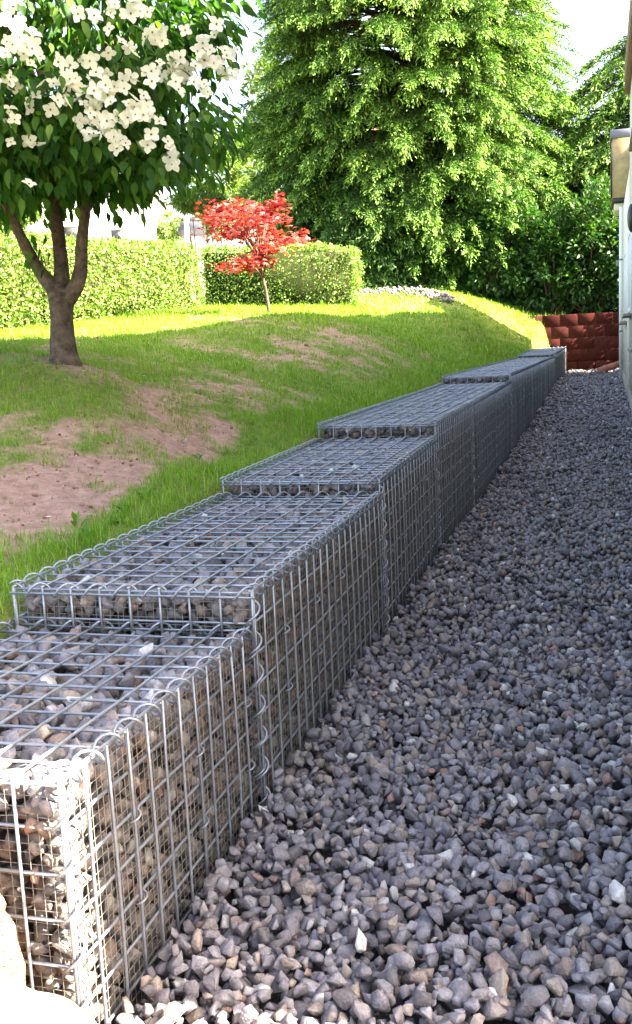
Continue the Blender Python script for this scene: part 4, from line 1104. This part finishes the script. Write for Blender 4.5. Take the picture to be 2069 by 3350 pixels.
def shrub(name, c, r, n, leaf, label, cat, m, seed, group=None, trunk=None, clumps=60, gap=0.0):
    """loose leafy crown of many clumps with an uneven outline"""
    global rng
    keep_ = rng; rng = np.random.default_rng(seed); c = np.array(c); r = np.array(r)
    b = c.copy(); b[2] = c[2] - r[2] if trunk is None else trunk
    root = empty(name, b); tag(root, label, cat, group)
    d = rdir(clumps); rr = rng.uniform(0.3, 1, clumps) ** 0.5
    C = c + d * r * rr[:, None] * rng.uniform(0.78, 1.2, (clumps, 1))
    k = rng.integers(0, clumps, n); sz = rng.uniform(0.12, 0.24, clumps) * r.mean()
    P = C[k] + rdir(n) * (sz[k] * rng.random(n) ** 0.4)[:, None]
    D = norm(P - C[k]) * 0.6 + d[k] * 0.5 + rdir(n) * 0.5 + np.array([0, 0, -0.15])
    V, F = quads(P, D, np.array([0, 0, 1.0]) + rdir(n) * 0.8, leaf * rng.uniform(0.7, 1.3, n), leaf * 0.5)
    mesh_np('foliage', V, [F], m, root, attrs={'rnd': np.repeat(rng.random(n), 4)})
    mb = MB()
    for j in range(min(clumps, 26 if cat != 'tree' else 7)):
        e = C[j]; mb.tube(smooth([b + rng.normal(0, 0.03, 3) * [1, 1, 0], b * .45 + e * .55 + np.array([0, 0, -0.1 * r[2]]), e], 8), np.linspace(0.05 * r.mean() ** .5, 0.008, 8), 5)
    mb.build('stems_core', M['bark'], root)
    rng = keep_
    return root
# laurel screen above the red wall: one bush after another
bush = [(-6.4, 26.9, 2.3, 1.3, 1.0, 1.35), (-4.6, 27.3, 2.6, 1.4, 1.0, 1.75), (-2.9, 27.5, 2.6, 1.3, 0.95, 1.45), (-1.4, 27.2, 2.4, 1.15, 0.9, 1.85), (0.0, 27.0, 2.2, 1.1, 0.9, 1.45), (1.1, 26.95, 2.2, 1.0, 0.85, 1.9), (2.2, 26.95, 2.2, 1.0, 0.85, 1.55)]
words_ = ['loose laurel bush at the left end of the laurel screen', 'laurel bush behind the sunlit crest of the bank', 'laurel bush above the heap of loose stones', 'laurel bush where the grass bank meets the red wall',
          'laurel bush above the left half of the red block wall', 'laurel bush above the right half of the red block wall', 'dark laurel bush beside the house corner']
for k, (x_, y_, z_, rx, ry, rz) in enumerate(bush):
    shrub('laurel_bush', (x_, y_, z_ + rz * 0.85), (rx, ry, rz), 9500, 0.15, words_[k], 'laurel bush', M['laurel'], 60 + k, 'laurel screen at the far end', clumps=170, trunk=z_ - 0.1)
# light trees beyond the hedge
def far_tree(xd, yd, Z, rx, rz, label, seed, m='lime', n=5000, leaf=0.2, g=None):
    c = W(xd, yd, Z); u = 1.368 * Z / F_PX
    shrub('leafy_tree', c, (rx * u, rx * u * 0.9, rz * u), n, leaf, label, 'tree', M[m], seed, g, trunk=gz - 0.3, clumps=90)
far_tree(505, 420, 40, 85, 110, 'light green leafy tree rising just left of the red maple', 81)
far_tree(610, 420, 42, 75, 130, 'pale leafy tree between the red maple and the huge conifer', 82)
far_tree(640, 210, 44, 55, 95, 'thin airy tree top against the white sky left of the huge conifer', 83, n=2600)
far_tree(385, 548, 50, 45, 38, 'round light green bush beside the white house', 84, n=3000, leaf=0.16)
far_tree(470, 480, 34, 60, 26, 'flat spreading tree crown left of the red maple', 85, n=3200, leaf=0.16)
far_tree(30, 510, 30, 60, 60, 'leafy tree behind the long hedge at the left edge', 86, n=3500)

# ------------------------------------------------------------------ houses beyond the hedge
def corner_house(name, label, x0, x1, ytop, Z, depth, wallm, roofm, wins=(), eave=0.25, rise=0.8):
    a = W(x0, ytop, Z); b = W(x1, ytop, Z); b[2] = a[2]; d = norm(b - a); n_ = np.array([-d[1], d[0], 0]); L_ = np.linalg.norm(b - a)
    root = empty(name, (a + b) / 2 * [1, 1, 0] + [0, 0, gz]); tag(root, label, 'house')
    Rm = np.stack([d, n_, np.array([0, 0, 1.0])], -1); h = a[2] - gz + 0.6
    mb = MB(); mb.box((a + b) / 2 * [1, 1, 0] + n_ * depth / 2 + [0, 0, a[2] - h / 2], (L_, depth, h), Rm); mb.build('wall', wallm, root)
    mb = MB(); e = eave
    P = [a - d * e - n_ * e, b + d * e - n_ * e, b + d * e + n_ * (depth + e), a - d * e + n_ * (depth + e), a - d * e + n_ * depth / 2 + [0, 0, rise], b + d * e + n_ * depth / 2 + [0, 0, rise]]
    P = np.array(P) + [0, 0, 0.02]; P2 = P + [0, 0, 0.14]
    mb.add(np.vstack([P, P2]), [[0, 1, 5, 4], [2, 3, 4, 5], [6, 10, 11, 7], [8, 11, 10, 9], [0, 6, 7, 1], [2, 8, 9, 3], [0, 4, 10, 6], [4, 3, 9, 10], [1, 7, 11, 5], [5, 11, 8, 2]]); mb.build('roof', roofm, root)
    for wx0, wx1, wy0, wy1 in wins:
        p = W(wx0, wy0, Z); q_ = W(wx1, wy1, Z); s0 = np.dot(p - a, d); s1 = np.dot(q_ - a, d); c = a + d * (s0 + s1) / 2; c[2] = (p[2] + q_[2]) / 2
        mb = MB(); mb.box(c - n_ * 0.02, (abs(s1 - s0), 0.06, abs(p[2] - q_[2])), Rm, 0.01); f = mb.build('window', M['white_frame'], root)
        mb = MB(); mb.box(c - n_ * 0.045, (abs(s1 - s0) * 0.86, 0.03, abs(p[2] - q_[2]) * 0.84), Rm); mb.build('pane', M['glass'], f)
    return root, a, d, n_, Rm
M['white_wall'] = mat('white_render', [(0, (0.80, 0.79, 0.77))], rough=0.9, spec=0.1, mottle=0.05, mscale=2)
M['grey_wall'] = mat('grey_render', [(0, (0.48, 0.48, 0.48))], rough=0.9, spec=0.1, mottle=0.08, mscale=2)
M['flat_roof'] = mat('pale_roof', [(0, (0.50, 0.47, 0.44))], rough=0.8, mottle=0.1, mscale=3)
M['slate'] = mat('dark_band', [(0, (0.10, 0.105, 0.14))], rough=0.5)
M['awning'] = mat('cream_awning', [(0, (0.70, 0.62, 0.50))], rough=0.8)
h1, a, d, n_, Rm = corner_house('white_house', 'white house with small windows behind the long hedge', -160, 344, 474, 46, 7, M['white_wall'], M['flat_roof'], [(-40, 18, 540, 575), (148, 184, 538, 576), (262, 292, 545, 590)], rise=0.25)
mb = MB(); p = W(60, 500, 45.2); q_ = W(178, 518, 45.2); c = (p + q_) / 2; mb.box(c, (np.linalg.norm((q_ - p)[:2]), 1.3, 0.10), Rm @ np.array([[1, 0, 0], [0, .96, -.28], [0, .28, .96]])); mb.build('awning', M['awning'], h1)
h2, a, d, n_, Rm = corner_house('grey_garage', 'low grey garage with dark window band left of the red maple', 424, 640, 529, 50, 6, M['grey_wall'], M['slate'], [], rise=0.1, eave=0.15)
mb = MB(); p = W(426, 533, 50); q_ = W(600, 556, 50); c = (p + q_) / 2; mb.box(c - n_ * 0.03, (np.linalg.norm((q_ - p)[:2]), 0.08, abs(p[2] - q_[2])), Rm); mb.build('window_band', M['slate'], h2)
mb = MB(); p = W(446, 520, 49.5); mb.box((p[0], p[1], (p[2] + gz) / 2), (0.22, 0.22, p[2] - gz), Rm, 0.01); po = mb.build('white_post', M['white_frame']); tag(po, 'white upright post standing before the grey garage', 'post')
h3, a, d, n_, Rm = corner_house('red_roof_house', 'house with a red tiled roof half hidden behind the conifers', 690, 1240, 400, 58, 9, M['white_wall'], M['tile'], [(740, 775, 440, 480), (850, 890, 440, 480)], rise=3.2, eave=0.5)

# ------------------------------------------------------------------ lawn
M['grass'] = mat('grass_blade', [(0, (0.085, 0.180, 0.012)), (0.4, (0.145, 0.290, 0.018)), (0.75, (0.22, 0.37, 0.028)), (0.93, (0.30, 0.35, 0.07)), (1, (0.46, 0.40, 0.18))], rough=0.5, spec=0.3, transl=0.35, tcol=(1.2, 1.3, 0.6))
def blades(x, y, h, wd, lean):
    n = len(x); z = ground_z(x, y) + (vnoise(np.stack([x, y], -1) * 9, 21) - 0.5) * 0.03 - 0.006
    az = rng.uniform(0, 2 * PI, n); d = np.stack([np.cos(az), np.sin(az), 0 * az], -1); sd = np.stack([-np.sin(az), np.cos(az), 0 * az], -1); up = np.array([0, 0, 1.0])
    b = np.stack([x, y, z], -1); h = h[:, None]; wd = wd[:, None]; lean = lean[:, None]
    m_ = b + up * h * 0.55 + d * h * lean * 0.35; t = b + up * h * (1 - 0.25 * lean) + d * h * lean
    V = np.stack([b - sd * wd, b + sd * wd, m_ + sd * wd * 0.75, m_ - sd * wd * 0.75, t], 1).reshape(-1, 3)
    i = np.arange(n)[:, None] * 5
    return V, i + np.array([[0, 1, 2, 3]]), i + np.array([[3, 2, 4]])
Vs = []; Qs = []; Ts = []; As = []; k0 = 0
for (x0, x1, y0, y1, dens, hm, wm) in [(-4.2, -0.74, -0.8, 5.2, 7000, 0.034, 0.0015), (-7.0, -0.65, 5.2, 10.0, 4200, 0.034, 0.0024), (-10.0, -0.5, 10.0, 17.0, 1800, 0.040, 0.0045), (-11.0, 0.4, 17.0, 27.0, 900, 0.055, 0.007)]:
    n = int((x1 - x0) * (y1 - y0) * dens); x = rng.uniform(x0, x1, n); y = rng.uniform(y0, y1, n)
    ok = x < gx(y) - np.where(y > 24.42, 0.05, 0.845); x, y = x[ok], y[ok]
    a, b, c = project(np.stack([x, y, ground_z(x, y)], -1)); ok = (a > -260) & (a < 1750) & (b < 2600); x, y = x[ok], y[ok]
    cvv = cover(x, y); q = np.stack([x, y], -1)
    tuft = (vnoise(q * 4.5, 61) > 0.56) & (vnoise(q * 19, 63) > 0.42)
    pr = np.clip((cvv - 0.12) * 1.25, 0.07, 1) * np.where(vnoise(q * 30, 62) > 0.45, 1, 0.45); pr = np.maximum(pr, tuft * 0.7)
    ok = rng.random(len(x)) < pr; x, y = x[ok], y[ok]; cvv = cvv[ok]; tuft = tuft[ok]
    n = len(x); edge = np.exp(-((x - gx(y) + 1.0) / 0.13) ** 2)
    h = hm * rng.lognormal(0, 0.35, n) * (0.55 + 0.45 * cvv + 0.75 * tuft + 0.6 * edge)
    V, Q, T = blades(x, y, h, wm * rng.uniform(0.7, 1.4, n), rng.uniform(0.15, 0.95, n))
    Vs.append(V); Qs.append(Q + k0); Ts.append(T + k0); k0 += len(V)
    a = np.clip(0.12 + 0.62 * rng.random(n) + 0.25 * (vnoise(np.stack([x, y], -1) * 2.2, 71) - 0.4), 0, 0.92); a = np.where(rng.random(n) < 0.07 + 0.22 * (cvv < 0.35), rng.uniform(0.93, 1, n), a)
    As.append(np.repeat(a, 5))
o = mesh_np('grass', np.vstack(Vs), [np.vstack(Qs), np.vstack(Ts)], M['grass'], attrs={'rnd': np.concatenate(As)})
tag(o, 'patchy green grass growing on the bank behind the wire baskets', 'grass', kind='stuff')
# crumbs of soil and small stones on the bare patches
n = 16000; x = rng.uniform(-5.5, -0.95, n); y = rng.uniform(-0.3, 13, n); c = cover(x, y); ok = (x < gx(y) - 0.9) & (rng.random(n) > c * 1.5); x, y = x[ok], y[ok]; n = len(x)
r_ = rng.lognormal(-5.0, 0.55, n)
V, F, A = stones_np(np.stack([x, y, ground_z(x, y) + (vnoise(np.stack([x, y], -1) * 9, 21) - 0.5) * 0.03 + r_ * 0.2], -1), r_, rand_rot(n), rng.random(n), HULLS)
M['clod'] = mat('soil_crumb', [(0, (0.16, 0.085, 0.06)), (0.7, (0.30, 0.18, 0.14)), (0.93, (0.36, 0.24, 0.19)), (1, (0.45, 0.40, 0.36))], rough=1.0, spec=0.05)
tag(mesh_np('soil_crumbs', V, [F], M['clod'], attrs={'rnd': A}), 'reddish crumbs of soil scattered over the bare lawn patches', 'soil', kind='stuff')
# daisies
def daisy(p, r_, lab):
    root = empty('daisy', p); tag(root, lab, 'daisy', 'daisies in the lawn')
    k = 11; th = np.arange(k) * 2 * PI / k; D = np.stack([np.cos(th), np.sin(th), 0.25 + 0 * th], -1); c = p + np.array([0, 0, 0.05])
    V, F = quads(np.tile(c, (k, 1)), D, np.tile([0, 0, 1.0], (k, 1)), r_, r_ * 0.5)
    mesh_np('petals', V, [F], M['petal'], root, attrs={'rnd': np.ones(len(V))})
    mb = MB(); mb.tube(np.array([p - [0, 0, 0.02], c]), 0.0015, 4); mb.build('stem', M['grass'], root)
dz = [((118, 1263), 'largest daisy, beside the weed leaves near the left end of the baskets'), ((85, 885), 'daisy in the shaded grass below the tree trunk, left of its foot'), ((117, 890), 'daisy just left of the foot of the tree trunk'), ((202, 905), 'daisy right of the foot of the tree trunk'),
      ((345, 915), 'daisy in the shaded grass right of the tree, before the bare patch'), ((628, 925), 'daisy on the slope below the red maple'), ((395, 975), 'daisy at the edge of the bare patch in mid lawn')]
for (a, b), lab in dz:
    p = hit(a, b); daisy(p, 0.016, lab)
# broad weed leaves at the edge
M['weed'] = mat('weed_leaf', [(0, (0.07, 0.17, 0.02)), (1, (0.14, 0.27, 0.035))], rough=0.5, spec=0.3, transl=0.35, tcol=(1.2, 1.3, 0.6))
for k, (a, b, nl, ln, lab) in enumerate([(215, 1300, 4, 0.13, 'tall dandelion leaves standing at the back edge of the second basket'), (185, 1258, 5, 0.09, 'weed rosette beside the largest daisy'), (300, 1225, 7, 0.08, 'clump of broad weed leaves behind the second basket'),
                                    (345, 1195, 6, 0.08, 'weed leaves at the bare soil edge, right of the broad clump'), (475, 1100, 6, 0.07, 'weed clump beside the third basket corner'), (430, 1060, 6, 0.06, 'small weed in the bare patch behind the third basket'), (285, 1255, 6, 0.08, 'low weed close to the rim of the second basket')]):
    p = hit(a, b); root = empty('weed', p); tag(root, lab, 'weed', 'weeds along the baskets')
    th = rng.uniform(0, 2 * PI, nl); D = np.stack([np.cos(th) * .6, np.sin(th) * .6, rng.uniform(.35, 1.0, nl)], -1)
    leaves(np.tile(p, (nl, 1)) + rng.normal(0, .01, (nl, 3)), D, np.array([0, 0, 1.0]) - D * .5, ln * rng.uniform(.7, 1.2, nl), ln * .28, m=M['weed'], parent=root, name='leaves', at=0.55, droop=0.2)

# ------------------------------------------------------------------ sunlit sandstone and sand at the near end
M['sandstone'] = mat('rough_sandstone', [(0, (0.42, 0.27, 0.165))], rough=0.95, spec=0.1, mottle=0.45, mscale=60, bump=1.0, bscale=120, bdist=0.02)
M['sand'] = mat('pale_sand', [(0, (0.36, 0.30, 0.235))], rough=0.95, spec=0.1, mottle=0.2, mscale=70, bump=0.8, bscale=160, bdist=0.01)
def boulder(name, c, s, label, m, seed, R=None, cat='stone'):
    r = np.random.default_rng(seed); V, F = ico(5)
    V = np.sign(V) * np.abs(V) ** 0.42; V = V / np.abs(V).max()
    nz = (vnoise(V[:, :2] * 2.3 + V[:, 2:] * 1.7 + 9, seed) - .5) * .16 + (vnoise(V[:, 1:] * 6 + V[:, :1] * 5 + 9, seed + 1) - .5) * .07 + (vnoise(V[:, :2] * 16 + V[:, 2:] * 13 + 19, seed + 2) - .5) * .035
    V = V * (1 + nz)[:, None] * np.array(s)
    if R is not None: V = V @ R.T
    o = mesh_np(name, V + np.array(c), [F], m, smooth=True); tag(o, label, cat); return o
boulder('sandstone_block', (-0.515, -1.235, 0.25), (0.44, 0.10, 0.31), 'rough orange sandstone block standing against the front of the nearest basket', M['sandstone'], 5, np.array(Matrix.Rotation(math.radians(9), 3, 'Z') @ Matrix.Rotation(math.radians(-2), 3, 'Y')))
boulder('sandstone_slab', (-0.10, -1.44, 0.12), (0.38, 0.15, 0.262), 'low pale sandstone boulder in full sun at the bottom left corner', M['sand'], 8)
# heap of loose stones by the hedge end
n = 420; a = rng.uniform(845, 1085, n); P = []
for xd in a:
    yd = np.interp(xd, [845, 900, 1000, 1085], [698, 694, 697, 716]) + rng.normal(0, 5); P.append(hit(xd, yd + 6, 15, 30))
P = np.array(P); r_ = rng.uniform(0.03, 0.085, n)
P[:, 2] += r_ * 0.3 + rng.uniform(0, 0.12, n)
V, F, A = stones_np(P, r_, rand_rot(n), np.where(rng.random(n) < 0.45, rng.uniform(0.86, 0.93, n), rng.uniform(0.0, 0.3, n)), HULLS)
tag(mesh_np('rubble_heap', V, [F], M['stone'], attrs={'rnd': A}), 'low heap of grey and reddish rubble between the clipped hedge and the bank crest', 'rubble', kind='stuff')
n = 1500; x = rng.uniform(-4.6, -2.2, n); y = rng.uniform(19.5, 26, n); r_ = rng.uniform(0.012, 0.035, n)
V, F, A = stones_np(np.stack([x, y, ground_z(x, y) + 0.006], -1), r_, rand_rot(n), rng.random(n), HULLS)
tag(mesh_np('scattered_gravel', V, [F], M['stone'], attrs={'rnd': A}), 'pale gravel strewn over the sunlit crest beside the hedge end', 'gravel', kind='stuff')
shrub('laurel_bush', (3.6, 25.9, 1.9), (1.3, 1.05, 1.6), 5200, 0.15, 'unseen bush added behind the house end to shade the end of the path', 'laurel bush', M['laurel'], 77, 'laurel screen at the far end', clumps=120, trunk=0.4)  # unseen bush, added to shade the gravel short of the red wall
